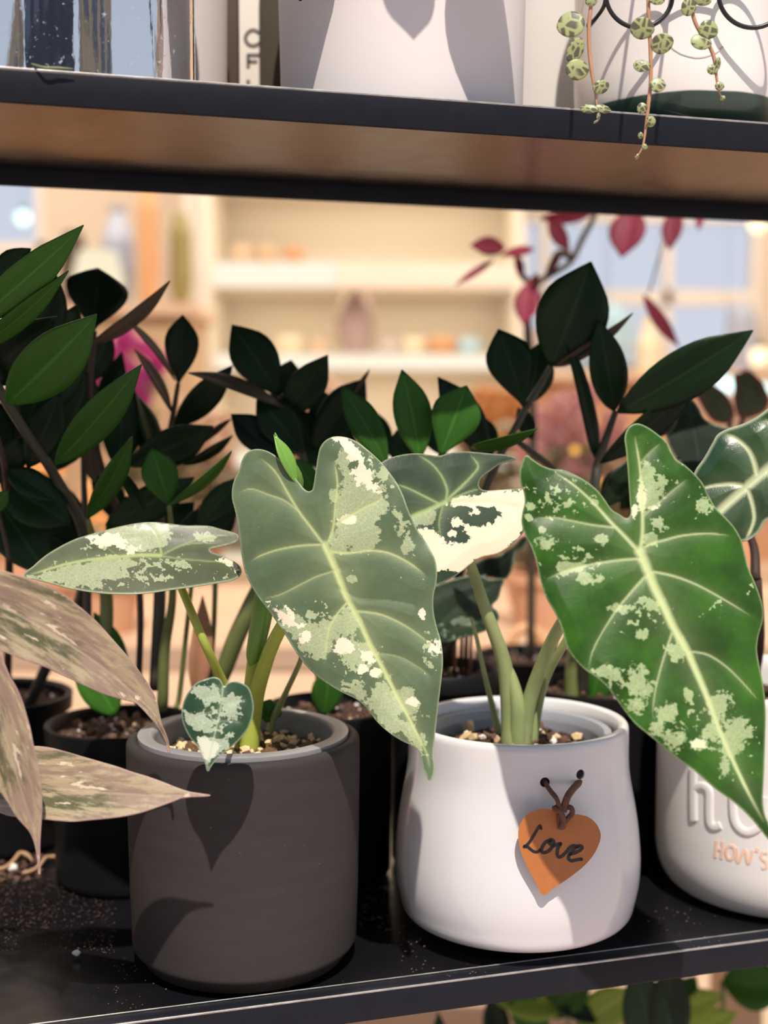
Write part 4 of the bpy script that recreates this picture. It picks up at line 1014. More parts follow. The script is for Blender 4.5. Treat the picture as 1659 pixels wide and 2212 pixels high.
# ================================================================ alocasia in the white pot
zw = zrim - .012
A2 = thing('alocasia_plant', (WK.x, WK.y, zw - .02), 'alocasia with a large green leaf and a half white leaf in the white planter', 'houseplant')
rl = 241 * kW - .0105
lathe('nursery_pot', [(rl - .006, zrim - .05), (rl - .003, zrim - .012), (rl + .001, zrim - .010), (rl + .001, zrim - .006), (rl - .003, zrim - .006), (rl - .0055, zrim - .010), (rl - .0075, zrim - .05), (rl - .006, zrim - .05)], (WK.x, WK.y, 0), M['liner_blue'], A2, 96)
soil(A2, (WK.x, WK.y, zrim - .0175), rl - .006, 8, M['soil'], .006, (('chip_tan', 40, .0036), ('chip_brown', 60, .0034), ('chip_white', 24, .0022)))
tR = T(2.404, 1080, 880)
R_out = tR([(660, 575), (620, 555), (580, 530), (545, 480), (505, 430), (450, 385), (390, 350), (330, 325), (270, 320), (215, 300), (170, 270), (135, 248), (118, 280), (102, 330), (105, 390), (122, 440), (128, 490), (115, 550), (112, 600), (130, 660), (160, 720), (185, 790), (200, 860), (215, 920),
    (240, 990), (280, 1060), (310, 1120), (330, 1180), (350, 1250), (390, 1310), (440, 1360), (500, 1400), (555, 1450), (600, 1510), (650, 1580), (700, 1640), (760, 1690), (820, 1740), (880, 1790), (940, 1840), (1000, 1880), (1060, 1930), (1130, 1990), (1200, 2040), (1260, 2090), (1310, 2140),
    (1350, 2190), (1385, 2235), (1420, 2270), (1412, 2200), (1395, 2160), (1375, 2110), (1365, 2050), (1368, 1980), (1372, 1900), (1375, 1800), (1378, 1700), (1380, 1600), (1375, 1500), (1360, 1400), (1345, 1330), (1335, 1250), (1345, 1180), (1365, 1110), (1368, 1050), (1350, 980),
    (1320, 900), (1290, 830), (1270, 750), (1250, 680), (1215, 620), (1170, 570), (1120, 520), (1080, 450), (1050, 390), (1010, 345), (960, 300), (915, 270), (890, 230), (865, 180), (820, 140), (770, 105), (720, 84), (685, 90), (660, 115), (648, 160), (655, 220), (662, 300), (668, 400), (675, 500), (678, 550)])
R_mid = (tR([(725, 745), (760, 830), (800, 930), (850, 1030), (900, 1140), (960, 1240), (1010, 1350), (1070, 1490), (1130, 1650), (1190, 1790), (1250, 1920), (1310, 2040), (1370, 2150)]), 21, 5, 1.0)
R_veins = [(tR(p), a, b, s) for p, a, b, s in (([(730, 740), (740, 650), (740, 550), (738, 450), (725, 300), (700, 150)], 9, 3, .85), ([(715, 741), (640, 660), (570, 590), (480, 490), (380, 400), (290, 340)], 9, 3, .85), ([(585, 622), (480, 610), (380, 590), (280, 572), (190, 575)], 5, 2.5, .65),
    ([(720, 785), (600, 795), (450, 820), (350, 845), (245, 890)], 6, 2.5, .75), ([(760, 870), (680, 960), (600, 1060), (530, 1170), (480, 1270), (462, 1350)], 6, 2, .7), ([(893, 1170), (860, 1270), (830, 1370), (805, 1480), (790, 1600)], 5, 2, .7),
    ([(750, 725), (790, 705), (850, 690), (950, 665), (1080, 655), (1190, 665)], 6, 2.5, .75), ([(745, 560), (830, 490), (900, 430), (970, 375)], 5, 2.5, .55), ([(730, 290), (770, 240), (830, 190)], 4, 2, .4), ([(790, 852), (900, 875), (1020, 920), (1150, 990), (1300, 1080)], 6, 2, .75),
    ([(975, 1265), (1080, 1285), (1180, 1350), (1270, 1440), (1340, 1520)], 5, 2, .65))]
def rb(l): return [(1080 + x / 2.404, 880 + y / 2.404, a / 2.404, b / 2.404) for x, y, a, b in l]
R_pb = rb([(765, 375, 38, 75), (790, 460, 50, 60), (840, 385, 30, 30), (825, 610, 34, 45), (790, 680, 45, 32), (245, 705, 46, 34), (330, 830, 46, 44), (440, 885, 48, 34), (520, 885, 26, 22), (400, 830, 60, 22), (645, 1040, 62, 26), (790, 1025, 34, 28), (735, 1180, 28, 24), (915, 1255, 50, 60), (720, 1430, 66, 76), (700, 1545, 45, 40),
           (540, 1365, 48, 32), (610, 1385, 34, 40), (860, 1590, 50, 55), (820, 1670, 40, 40), (910, 1720, 50, 62), (1140, 1560, 58, 72), (1230, 1690, 70, 82), (1190, 1780, 50, 34), (1035, 1745, 36, 36), (1060, 500, 32, 34), (160, 520, 26, 24), (150, 570, 24, 18), (520, 685, 36, 20), (740, 1000, 24, 20), (980, 1500, 24, 34), (1165, 1860, 26, 40), (1100, 1690, 50, 40), (490, 495, 18, 14), (220, 635, 18, 16)])
R_wb = rb([(735, 470, 22, 90), (1035, 1745, 36, 32), (700, 540, 18, 40), (800, 520, 30, 12)])
R_sp = [(1080 + x / 2.404, 880 + y / 2.404, a / 2.404, b / 2.404, s) for x, y, a, b, s in ((300, 480, 220, 150, 1.0), (800, 420, 120, 160, 1.0), (420, 800, 220, 120, .9), (760, 1080, 200, 130, .8), (640, 1430, 200, 130, .8), (880, 1650, 120, 120, .9), (1000, 1560, 70, 120, .9), (1140, 1700, 150, 150, 1.0), (1060, 490, 90, 120, .9), (950, 250, 80, 80, .5), (1110, 1040, 120, 70, .7), (1180, 1900, 90, 120, .7), (1300, 950, 40, 80, .7), (1320, 1650, 40, 300, .5))]
def dR(x, y): return 0.583 - 0.00006 * (y - 1300) + 0.00003 * (x - 1390) + 0.00000008 * (x - 1400) ** 2
blade('leaf', R_out, dR, M['aloc_right'], A2, 2.8, R_mid, R_veins, [], [], R_sp, paleblobs=R_pb, whiteblobs=R_wb, wave=.0012, bulge=.002)['label'] = 'large fresh green arrowhead leaf with pale flecks'
B_out = tC([(805, 245), (850, 215), (920, 195), (1000, 188), (1060, 195), (1110, 200), (1170, 185), (1240, 178), (1300, 182), (1380, 190), (1450, 195), (1505, 215), (1470, 228), (1420, 245), (1370, 280), (1330, 310), (1315, 340), (1320, 365), (1350, 378), (1420, 375), (1500, 370), (1555, 372), (1585, 420), (1580, 520),
    (1545, 590), (1500, 640), (1450, 680), (1400, 705), (1330, 720), (1280, 750), (1230, 790), (1180, 825), (1100, 860), (980, 890), (880, 880), (800, 840), (775, 760), (765, 640), (765, 500), (775, 380), (785, 290)])
B_mid = (tC([(1145, 435), (1060, 475), (965, 515), (850, 600), (790, 740), (785, 800)]), 10, 5, 1.0)
B_veins = [(tC(p), a, b, s) for p, a, b, s in (([(1145, 435), (1150, 370), (1120, 300), (1070, 240), (1000, 195)], 6, 2.5, .7), ([(1150, 425), (1210, 370), (1280, 300), (1310, 250), (1270, 195)], 6, 3, .8), ([(1110, 445), (1040, 410), (960, 370), (890, 345)], 5, 2.5, .8), ([(1150, 435), (1200, 410), (1260, 385), (1320, 370)], 5, 2, .7),
    ([(1130, 450), (1110, 540), (1120, 620)], 4, 2, .6), ([(1160, 440), (1280, 440), (1400, 440), (1520, 470)], 3, 1.5, .15))]
B_white = [tC([(1150, 445), (1230, 410), (1320, 380), (1400, 375), (1560, 365), (1600, 450), (1540, 600), (1450, 690), (1330, 730), (1230, 790), (1150, 780), (1100, 790), (1040, 700), (1000, 570), (1080, 580), (1110, 640), (1260, 640), (1240, 560), (1350, 550), (1440, 490), (1400, 450), (1310, 460), (1250, 460)])]
B_pale = [tC([(965, 520), (1050, 480), (1100, 480), (1080, 560), (1000, 560)]), tC([(1010, 560), (1080, 600), (1090, 700), (1040, 660)])]
B_wb = [(480 + x / 2.37, 900 + y / 2.37, a, b) for x, y, a, b in ((1195, 540, 14, 10), (1300, 490, 14, 8), (1180, 600, 10, 8))]
def dB(x, y): return 0.672 + 0.00010 * (1090 - y) * .8 + 0.00008 * (x - 960)
blade('leaf', B_out, dB, M['aloc_back'], A2, 3.0, B_mid, B_veins, B_pale, B_white, (), whiteblobs=B_wb, soft=14, edge_w=2.2)['label'] = 'half green half cream white leaf'
zsoil = zrim - .012
s1 = onz(1106, 1608, zsoil)
tube('petiole', [s1 + Vector((0, 0, -.006)), at(1102, 1540, s1.y), at(1088, 1430, s1.y - .004), at(1050, 1320, s1.y - .012), at(1015, 1215, .700), at(985, 1140, .685), at(964, 1085, dB(964, 1085) + .003)], [.0062, .0052, .0042, .0034, .0028, .0024, .002], M['petiole_green'], A2, 12)
s2 = onz(1128, 1608, zsoil)
tube('petiole', [s2 + Vector((0, 0, -.006)), at(1140, 1530, s2.y - .002), at(1165, 1450, s2.y - .010), at(1205, 1360, s2.y - .03), at(1270, 1270, .635), at(1340, 1210, .605), at(1381, 1190, dR(1381, 1190) + .005)], [.0048, .0042, .0038, .0034, .003, .0026, .002], M['petiole_green'], A2, 12)
s3 = onz(1145, 1602, zsoil)
tube('petiole', [s3 + Vector((0, 0, -.006)), at(1158, 1530, s3.y), at(1180, 1460, s3.y - .006), at(1222, 1385, s3.y - .02), at(1262, 1310, s3.y - .03)], [.0040, .0036, .0028, .0022, .0018], M['petiole_green'], A2, 10)
s4 = onz(1084, 1592, zsoil)
tube('petiole', [s4 + Vector((0, 0, -.005)), at(1066, 1535, s4.y), at(1045, 1450, s4.y - .004), at(1030, 1380, s4.y - .008), at(1018, 1335, s4.y - .010)], [.0026, .0018, .0014, .0012, .0008], M['petiole_green'], A2, 8)
tube('petiole_sheath', [s1 + Vector((.003, -.001, -.004)), at(1118, 1530, s1.y - .004), at(1108, 1470, s1.y - .004), at(1096, 1425, s1.y - .003)], [.0055, .0045, .003, .0006], M['petiole_green'], A2, 10)

# ================================================================ white veined alocasia at the right edge
F_out = tR([(1000, 430), (1008, 340), (1060, 260), (1105, 180), (1130, 140), (1180, 112), (1260, 85), (1330, 50), (1392, 5), (1500, -80), (1650, -130), (1800, -60), (1850, 100), (1820, 300), (1700, 480), (1550, 560), (1392, 585), (1345, 650), (1300, 685), (1265, 697), (1180, 700), (1090, 680), (1030, 600), (1005, 520)])
F_mid = (tR([(1700, 60), (1560, 190), (1392, 320), (1280, 415), (1150, 530), (1080, 610), (1040, 650)]), 22, 17, 1.0)
F_veins = [(tR(p), a, b, s) for p, a, b, s in (([(1335, 345), (1320, 285), (1290, 220), (1230, 165), (1165, 138)], 12, 7, .9), ([(1255, 405), (1210, 398), (1160, 400), (1100, 408), (1040, 425)], 10, 6, .9), ([(1285, 425), (1302, 470), (1315, 520), (1320, 575), (1305, 630), (1275, 690)], 10, 6, .9),
    ([(1392, 335), (1420, 420), (1440, 520)], 9, 6, .8), ([(1470, 250), (1440, 150), (1380, 60)], 10, 6, .9))]
def dF(x, y): return 0.66 + 0.00006 * (1600 - x) - .00004 * (y - 1030)
A3 = thing('alocasia_plant', (HK.x, HK.y, zh - .03), 'alocasia with thick white veins growing from the lettered white planter at the right', 'houseplant')
soil(A3, (HK.x, HK.y, zh - .02), rh - .008, 12, M['soil'], .004)
blade('leaf', F_out, dF, M['aloc_polly'], A3, 3.0, F_mid, F_veins, bulge=.003, edge_w=6)['label'] = 'dark green leaf with thick white veins'
sF = Vector((HK.x, HK.y, zh - .02))
tube('petiole', [sF, sF + Vector((-.004, 0, .06)), at(1690, 1250, .74), at(1740, 1000, .68), at(*tR([(1600, 150)])[0], .665)], [.005, .004, .0035, .003, .0025], M['petiole_green'], A3, 10)
tube('stem', [at(1632, 1250, .735), at(1628, 1180, .74), at(1600, 1120, .74)], [.003, .0025, .002], M['brown_stem'], A3, 8)
tube('stem', [sF + Vector((-.02, .01, -.003)), at(1640, 1400, .77), at(1634, 1250, .735)], [.0035, .003, .003], M['brown_stem'], A3, 8)
tD = T(5.267, 1400, 760)
D_out = tD([(205, 955), (270, 880), (310, 790), (345, 690), (395, 600), (450, 530), (520, 560), (580, 640), (625, 740), (700, 800), (850, 850), (960, 880), (1000, 960), (900, 1100), (780, 1230), (680, 1350), (600, 1440), (520, 1440), (430, 1330), (340, 1240), (270, 1150), (225, 1040)])
A4 = thing('alocasia_plant', at(1560, 1500, .84) * 1, 'dark almost black alocasia leaf rising behind the white veined leaf', 'houseplant')
A4.location = Vector((at(1490, 1500, .855).x, .855, 0.001))
blade('leaf', D_out, lambda x, y: 0.79 + 0 * x - 0.0001 * (y - 950), M['aloc_dark'], A4, 4, (tD([(480, 560), (500, 800), (560, 1100), (580, 1400)]), 4, 3, .3), [(tD([(430, 700), (560, 720), (640, 760)]), 3, 2, .3)], edge_w=3)
r2 = at(1490, 1500, .855).x
c4 = Vector((r2, .855, 0))
lathe('nursery_pot', [(0, .001), (.030, 0), (.036, .075), (.039, .076), (.039, .081), (.036, .081), (.034, .07), (0, .07)], c4, M['nursery_black'], A4, 48)
tube('petiole', [c4 + Vector((0, 0, .07)), c4 + Vector((.004, -.01, .13)), at(1505, 1040, .80), at(1500, 960, .792)], [.003, .0025, .0022, .002], M['zz_stem'], A4, 8)
# red rimmed leaves further back
A5 = thing('rubber_plant', Vector((at(1600, 1000, 1.02).x, 1.19, -.02)), 'plant with red rimmed green leaves behind the white veined leaf', 'houseplant')
M['red_rim'] = leaf_material('red_rimmed_blade', (0.05, 0.085, 0.035), (0.13, 0.15, 0.07), (0.25, 0.06, 0.05), (0.3, 0.1, 0.1), (0.12, 0.16, 0.07), rough=.25, coat=.4, speck=False)
for pts in ([(510, 400), (560, 320), (650, 290), (760, 380), (880, 470), (960, 600), (985, 730), (940, 800), (850, 820), (740, 790), (660, 700), (590, 580)], [(985, 260), (1080, 195), (1190, 240), (1280, 320), (1340, 420), (1380, 560), (1330, 680), (1200, 740), (1080, 760), (1010, 700), (975, 540), (985, 400)]):
    blade('leaf', tD(pts), lambda x, y: 1.02 + 0 * x - .0001 * (y - 860), M['red_rim'], A5, 5, (tD([pts[1], ((pts[1][0] + pts[7][0]) / 2 + 40, (pts[1][1] + pts[7][1]) / 2), pts[7]]), 4, 2, .5), edge_w=10)
pA5 = Vector((at(1600, 1000, 1.02).x, 1.19, -.02))
lathe('nursery_pot', [(0, .001), (.05, 0), (.06, .1), (.064, .1), (.064, .107), (.058, .107), (.056, .095), (0, .095)], pA5, M['nursery_black'], A5, 40)
for q in (tD([(940, 800)])[0], tD([(1080, 760)])[0]): tube('petiole', [pA5 + Vector((0, 0, .09)), pA5 + Vector((0, 0, .15)), at(q[0], q[1], 1.015)], [.003, .003, .002], M['brown_stem'], A5, 8)
# ================================================================ back row: black nursery pots with dark glossy plants
def nursery(parent, c, r, h, flare=1.07):
    lathe('nursery_pot', [(0, .001), (r / flare * .96, 0), (r / flare, .003), (r * .97, h - .012), (r * 1.05, h - .011), (r * 1.06, h - .001), (r * 1.03, h), (r * .97, h - .002), (r * .93, h - .02), (0, h - .02)], c, M['nursery_black'], parent, 72)
BP = {}
def back_pot(key, px, py, D, wpx, label, seed, chips=None):
    c = at(px, py, D); h = c.z; c = Vector((c.x, c.y, 0)); r = wpx / 2 * D / F
    p = thing('zamioculcas_plant', c, label, 'houseplant', 'dark glossy plants in the back row')
    nursery(p, c, r / 1.06, h)
    soil(p, (c.x, c.y, h - .009), r * .9, seed, M['soil'], .004, chips or (('chip_white', 26, .0016), ('chip_brown', 50, .0028), ('chip_tan', 10, .002)))
    BP[key] = (p, c, h); return p
back_pot('A', -20, 1497, .872, 350, 'dark glossy plant at the far left with long green leaves reaching up past the edge', 21)
back_pot('B', 262, 1556, .803, 330, 'dark glossy plant in the black pot behind the pink leaves and charcoal planter', 22)
back_pot('C', 716, 1522, .81, 292, 'dark glossy plant in the black pot between the charcoal and the white planters', 23)
back_pot('D', 955, 1440, .832, 250, 'dark glossy plant behind the half white leaf with bright green leaves', 24)
back_pot('E', 1300, 1478, .858, 296, 'dark glossy plant behind the large green leaf, tall leaves on forked stems', 25)
Z, Y_, DRY = 'zz', 'zz_lit_green', 'zz_dry'
# base x, base y, tip x, tip y, width, material, distance, tip closer, roll, peak
LEAVES = {
 'A': [(-70, 705, 178, 497, 78, Y_, .66, -.03, .3, .5), (-60, 760, 148, 598, 44, Y_, .67, -.03, .6, .45), (-60, 640, 66, 537, 60, Z, .72, 0, 0, .7), (55, 770, 122, 590, 100, Z, .74, 0, .3, .5), (15, 872, 206, 688, 118, Y_, .70, -.03, .25, .5),
       (50, 925, 170, 660, 140, Z, .75, 0, .2, .5), (-60, 830, 120, 690, 110, Z, .72, -.02, .2, .5), (119, 1003, 305, 796, 78, Y_, .71, -.03, .3, .5), (-20, 1045, 66, 938, 62, Z, .74, 0, .2, .5), (110, 1020, 200, 800, 120, Z, .78, 0, .2, .5), (40, 960, 110, 820, 110, Z, .79, 0, .1, .5),
       (150, 1130, 0, 1040, 110, Z, .75, 0, .2, .5), (100, 1240, -20, 1060, 120, Z, .76, 0, .2, .5), (20, 1000, -60, 850, 110, Z, .76, 0, .1, .5), (185, 1210, 90, 1020, 90, Z, .80, 0, .2, .5), (120, 1080, 10, 1010, 60, Z, .73, 0, .4, .5), (60, 1010, 130, 850, 80, Z, .74, 0, .3, .5),
       (-30, 1110, 18, 1060, 40, Y_, .72, 0, .2, .5), (150, 1250, 40, 1150, 90, Z, .79, 0, .3, .5)],
 'B': [(200, 715, 213, 577, 132, Z, .79, .01, .2, .62), (200, 742, 372, 617, 30, DRY, .78, -.02, 1.1, .4), (183, 830, 240, 716, 62, Z, .80, 0, .2, .5), (385, 828, 396, 679, 73, Z, .80, 0, .2, .58), (378, 822, 282, 688, 15, DRY, .80, -.02, 1.25, .5), (370, 890, 297, 752, 22, DRY, .80, -.01, 1.1, .5),
       (376, 922, 503, 793, 62, Z, .80, -.01, .3, .5), (258, 1020, 265, 800, 90, Z, .80, 0, .2, .5), (275, 1005, 460, 925, 82, Z, .78, -.01, .3, .55), (365, 1090, 328, 968, 78, Y_, .74, 0, .1, .55), (362, 1091, 505, 984, 22, Y_, .74, -.02, 1.1, .5), (188, 1120, 289, 950, 50, Y_, .74, -.02, .5, .5),
       (318, 1130, 253, 1003, 26, Z, .745, 0, .8, .5), (228, 1135, 420, 1035, 78, Z, .77, 0, .3, .5), (395, 1005, 505, 946, 22, Z, .79, 0, 1.0, .5), (340, 1000, 300, 850, 40, Z, .80, 0, .8, .5), (425, 1135, 525, 1030, 62, Z, .77, 0, .2, .5), (380, 1150, 520, 1100, 70, Z, .78, 0, .3, .5), (270, 1140, 200, 1000, 60, Z, .81, 0, .3, .5),
       (190, 965, 205, 1045, 36, DRY, .77, 0, .2, .4), (230, 1170, 330, 1060, 80, Z, .81, 0, .2, .5), (420, 1190, 500, 1060, 90, Z, .82, 0, .2, .5), (320, 1180, 420, 1085, 80, Z, .83, 0, .2, .5), (210, 940, 265, 760, 60, Z, .82, 0, .2, .5), (360, 1010, 290, 890, 60, Z, .82, 0, .3, .5)],
 'C': [(604, 855, 502, 700, 98, Z, .79, 0, .15, .55), (612, 880, 412, 796, 28, DRY, .78, -.02, 1.1, .5), (612, 898, 709, 770, 78, Z, .79, -.01, .3, .5), (606, 880, 630, 778, 84, Z, .81, 0, .2, .5), (672, 970, 791, 820, 92, Z, .81, 0, .3, .55), (760, 855, 800, 797, 10, DRY, .81, 0, .4, .5), (654, 980, 556, 853, 86, Z, .78, 0, .2, .55),
       (603, 985, 500, 893, 72, Z, .78, 0, .3, .5), (836, 1006, 740, 831, 68, Y_, .74, 0, .35, .52), (680, 1065, 640, 990, 48, Y_, .76, 0, .2, .5), (690, 1010, 640, 880, 90, Z, .82, 0, .2, .5), (720, 960, 690, 840, 80, Z, .83, 0, .2, .5), (600, 1080, 545, 985, 80, Z, .80, 0, .2, .5), (500, 905, 430, 960, 14, DRY, .80, 0, .5, .5),
       (880, 1005, 858, 928, 66, Z, .79, 0, .2, .5), (830, 1000, 800, 880, 60, Z, .83, 0, .3, .5), (600, 1000, 620, 900, 80, Z, .84, 0, .2, .5), (720, 1060, 760, 930, 80, Z, .83, 0, .2, .5)],
 'D': [(907, 990, 871, 797, 82, Y_, .76, 0, .3, .5), (950, 985, 1009, 833, 106, Y_, .755, 0, .1, .6), (1055, 985, 948, 813, 78, Z, .79, 0, .25, .5), (1018, 968, 1160, 934, 26, Y_, .75, -.03, .9, .4), (1132, 880, 1078, 710, 100, Z, .80, 0, .2, .62), (1140, 875, 1168, 740, 80, Z, .82, 0, .3, .5), (1190, 790, 1279, 566, 152, Z, .80, -.01, .2, .5), (1198, 792, 1372, 684, 24, DRY, .80, -.01, 1.0, .4),
       (1150, 950, 1120, 880, 40, Z, .83, 0, .3, .5), (960, 985, 925, 880, 70, Z, .83, 0, .2, .5), (1050, 1000, 1030, 890, 70, Z, .83, 0, .2, .5)],
 'E': [(1288, 995, 1221, 690, 30, Z, .80, -.01, .75, .35), (1326, 888, 1295, 690, 80, Z, .79, -.01, .25, .45), (1334, 890, 1628, 718, 108, Z, .77, -.03, .25, .5), (1296, 1000, 1514, 826, 58, Z, .78, -.02, .6, .5), (1305, 1095, 1372, 990, 54, Z, .80, 0, .3, .5), (1418, 945, 1478, 858, 46, DRY, .82, 0, .3, .5), (1340, 1100, 1400, 1020, 50, Z, .84, 0, .3, .5), (1300, 1080, 1340, 1010, 40, Z, .83, 0, .3, .5)],
}
DFIX = {'A': lambda D: D + max(0, D - .76) * .4, 'B': lambda D: D, 'C': lambda D: D, 'D': lambda D: D - .012, 'E': lambda D: D - .008}
for key, rows in LEAVES.items():
    par = BP[key][0]
    for (bx, by, tx, ty, w, m, D, dD, roll, pk) in rows:
        D = DFIX[key](D)
        px_leaf(bx, by, tx, ty, w, D, M[m], par, dD, roll, peak=pk, name='leaf')
def stem(key, pts, mat='zz_stem'):
    pxtube('stem', [(x, y, DFIX[key](D), w) for x, y, D, w in pts], M[mat], BP[key][0], 10, 6)
stem('A', [(-40, 760, .70, 20), (0, 845, .71, 22), (60, 940, .73, 22), (120, 1030, .75, 22), (180, 1150, .77, 24), (175, 1290, .80, 26), (110, 1420, .825, 26), (60, 1530, .835, 24)])
stem('A', [(-30, 880, .70, 12), (10, 1010, .73, 14), (20, 1200, .79, 18), (15, 1530, .835, 18)], 'brown_stem')
stem('A', [(20, 1210, .74, 10), (10, 1160, .74, 9), (-10, 1080, .74, 8)], 'brown_stem')
stem('B', [(385, 828, .80, 10), (372, 905, .80, 12), (352, 1010, .80, 14), (345, 1150, .80, 22), (345, 1290, .80, 28), (335, 1490, .80, 28)])
stem('B', [(205, 715, .79, 10), (195, 850, .79, 14), (215, 1000, .79, 18), (285, 1180, .80, 16), (303, 1300, .80, 15), (300, 1460, .80, 15), (298, 1520, .80, 15)], 'brown_stem')
stem('B', [(365, 1090, .745, 10), (372, 1170, .76, 14), (372, 1300, .78, 18), (356, 1400, .79, 24), (352, 1500, .795, 26), (350, 1530, .80, 26)], 'green_stem')
stem('B', [(190, 1120, .745, 10), (215, 1220, .77, 24), (230, 1300, .785, 30), (225, 1420, .79, 32), (215, 1530, .795, 32)], 'green_stem')
stem('B', [(425, 1135, .77, 10), (415, 1250, .78, 10), (402, 1370, .79, 11), (388, 1500, .80, 12), (380, 1530, .80, 12)], 'green_stem')
stem('B', [(183, 830, .80, 8), (180, 1000, .80, 12), (188, 1200, .80, 18), (190, 1400, .80, 20), (200, 1520, .80, 20)])
px_leaf(424, 1500, 441, 1288, 50, .79, M['sheath'], BP['B'][0], 0, .3, peak=.4, fold=.5, name='sheath')['label'] = 'papery orange brown sheath'
px_leaf(270, 1480, 205, 1322, 62, .785, M['zz_lit_green'], BP['B'][0], 0, .2, peak=.5, name='leaf')
px_leaf(250, 1545, 165, 1410, 85, .775, M['zz_lit_green'], BP['B'][0], 0, .2, peak=.45, name='leaf')['label'] = 'light green leaf rising from the soil'
stem('C', [(604, 852, .79, 12), (635, 930, .795, 14), (660, 1020, .80, 18), (680, 1200, .81, 22), (690, 1400, .81, 24), (695, 1540, .81, 24)])
stem('C', [(440, 1530, .80, 12), (475, 1470, .80, 34), (505, 1390, .795, 40), (540, 1310, .79, 36), (570, 1230, .79, 26), (590, 1080, .795, 14), (560, 1000, .79, 8)], 'green_stem')
stem('C', [(465, 1260, .80, 12), (462, 1350, .80, 12), (455, 1460, .80, 14), (470, 1540, .805, 14)], 'green_stem')
stem('C', [(836, 1006, .745, 8), (800, 1080, .77, 10), (740, 1250, .80, 14), (715, 1540, .81, 16)], 'green_stem')
px_leaf(700, 1545, 712, 1440, 70, .80, M['zz_lit_green'], BP['C'][0], 0, .2, peak=.5, name='leaf')
stem('D', [(1140, 872, .80, 14), (1110, 930, .805, 16), (1080, 985, .81, 18), (1040, 1080, .82, 20), (990, 1250, .84, 20), (965, 1440, .845, 22)])
stem('D', [(1190, 790, .80, 10), (1168, 830, .80, 14), (1140, 875, .80, 16)])
stem('D', [(1120, 955, .81, 14), (1160, 985, .81, 16), (1200, 1015, .81, 12)])
stem('D', [(906, 985, .76, 10), (915, 1080, .78, 14), (930, 1250, .82, 18), (945, 1440, .845, 20)], 'green_stem')
stem('D', [(950, 985, .76, 10), (950, 1100, .79, 12), (955, 1300, .83, 16), (955, 1440, .845, 18)], 'green_stem')
for sx, w, m in ((985, 10, 'sheath'), (1000, 8, 'brown_stem'), (1010, 9, 'brown_stem'), (965, 8, 'brown_stem'), (1020, 7, 'sheath')): stem('D', [(sx, 1350, .83, w * .6), (sx - 3, 1395, .835, w), (sx - 4, 1450, .845, w)], m)
stem('E', [(1330, 888, .79, 14), (1312, 940, .79, 17), (1292, 1000, .80, 22), (1284, 1060, .80, 24), (1276, 1200, .82, 26), (1262, 1380, .85, 28), (1258, 1500, .86, 30)])
stem('E', [(1288, 995, .80, 14), (1286, 1050, .80, 18)])
stem('E', [(1420, 945, .82, 8), (1380, 1060, .83, 12), (1300, 1350, .86, 16), (1280, 1500, .862, 18)], 'brown_stem')
stem('E', [(1240, 1380, .86, 20), (1238, 1440, .86, 32), (1235, 1510, .86, 34)], 'green_stem')
px_leaf(1275, 1520, 1300, 1430, 75, .85, M['zz_lit_green'], BP['E'][0], 0, .2, peak=.5, name='leaf')
# dark low alocasia between the two planters
A6 = thing('alocasia_plant', BP['D'][1] + Vector((-.012, -.006, BP['D'][2] - .012)), 'low dark alocasia with a drooping leaf behind the white planter', 'houseplant')
tE = T(4.1475, 900, 1150)
M['aloc_deep'] = leaf_material('alocasia_deep_green_blade', (0.012, 0.026, 0.013), (0.025, 0.05, 0.022), (0.18, 0.24, 0.16), (0.3, 0.32, 0.26), (0.03, 0.06, 0.03), rough=0.5, coat=0, halo=0.1, transl=.05)
blade('leaf', tE([(-60, 560), (60, 520), (180, 470), (330, 420), (480, 385), (580, 390), (660, 420), (775, 420), (760, 500), (730, 600), (680, 660), (720, 700), (740, 760), (700, 840), (600, 890), (480, 930), (350, 965), (230, 985), (120, 960), (0, 860), (-60, 700)]), lambda x, y: .795 - .00003 * (y - 1310),
      M['aloc_deep'], A6, 3.4, (tE([(700, 470), (500, 560), (300, 720), (150, 880)]), 5, 3, .5), [(tE([(640, 430), (500, 430), (300, 480), (120, 540)]), 5, 3, .6), (tE([(560, 790), (480, 800), (300, 870)]), 4, 3, .4)], paleblobs=[(1010, 1345, 40, 10), (1000, 1385, 30, 8)], speck=[(960, 1370, 80, 30, .8)])
blade('leaf', tE([(480, 300), (600, 235), (740, 200), (850, 130), (965, 30), (1000, 60), (960, 140), (890, 180), (870, 280), (840, 370), (790, 420), (660, 405), (560, 390), (440, 380)]), lambda x, y: .81 + 0 * x, M['aloc_dark'], A6, 4, (tE([(900, 130), (760, 280), (600, 370)]), 4, 2, .3))
ca6 = Vector(A6.location)
for q, D in ((tE([(640, 560)])[0], .797), (tE([(620, 380)])[0], .81)): tube('petiole', [ca6, ca6 + Vector((.006, 0, .012)), at(q[0], q[1], D)], [.0024, .002, .0016], M['zz_stem'], A6, 8)

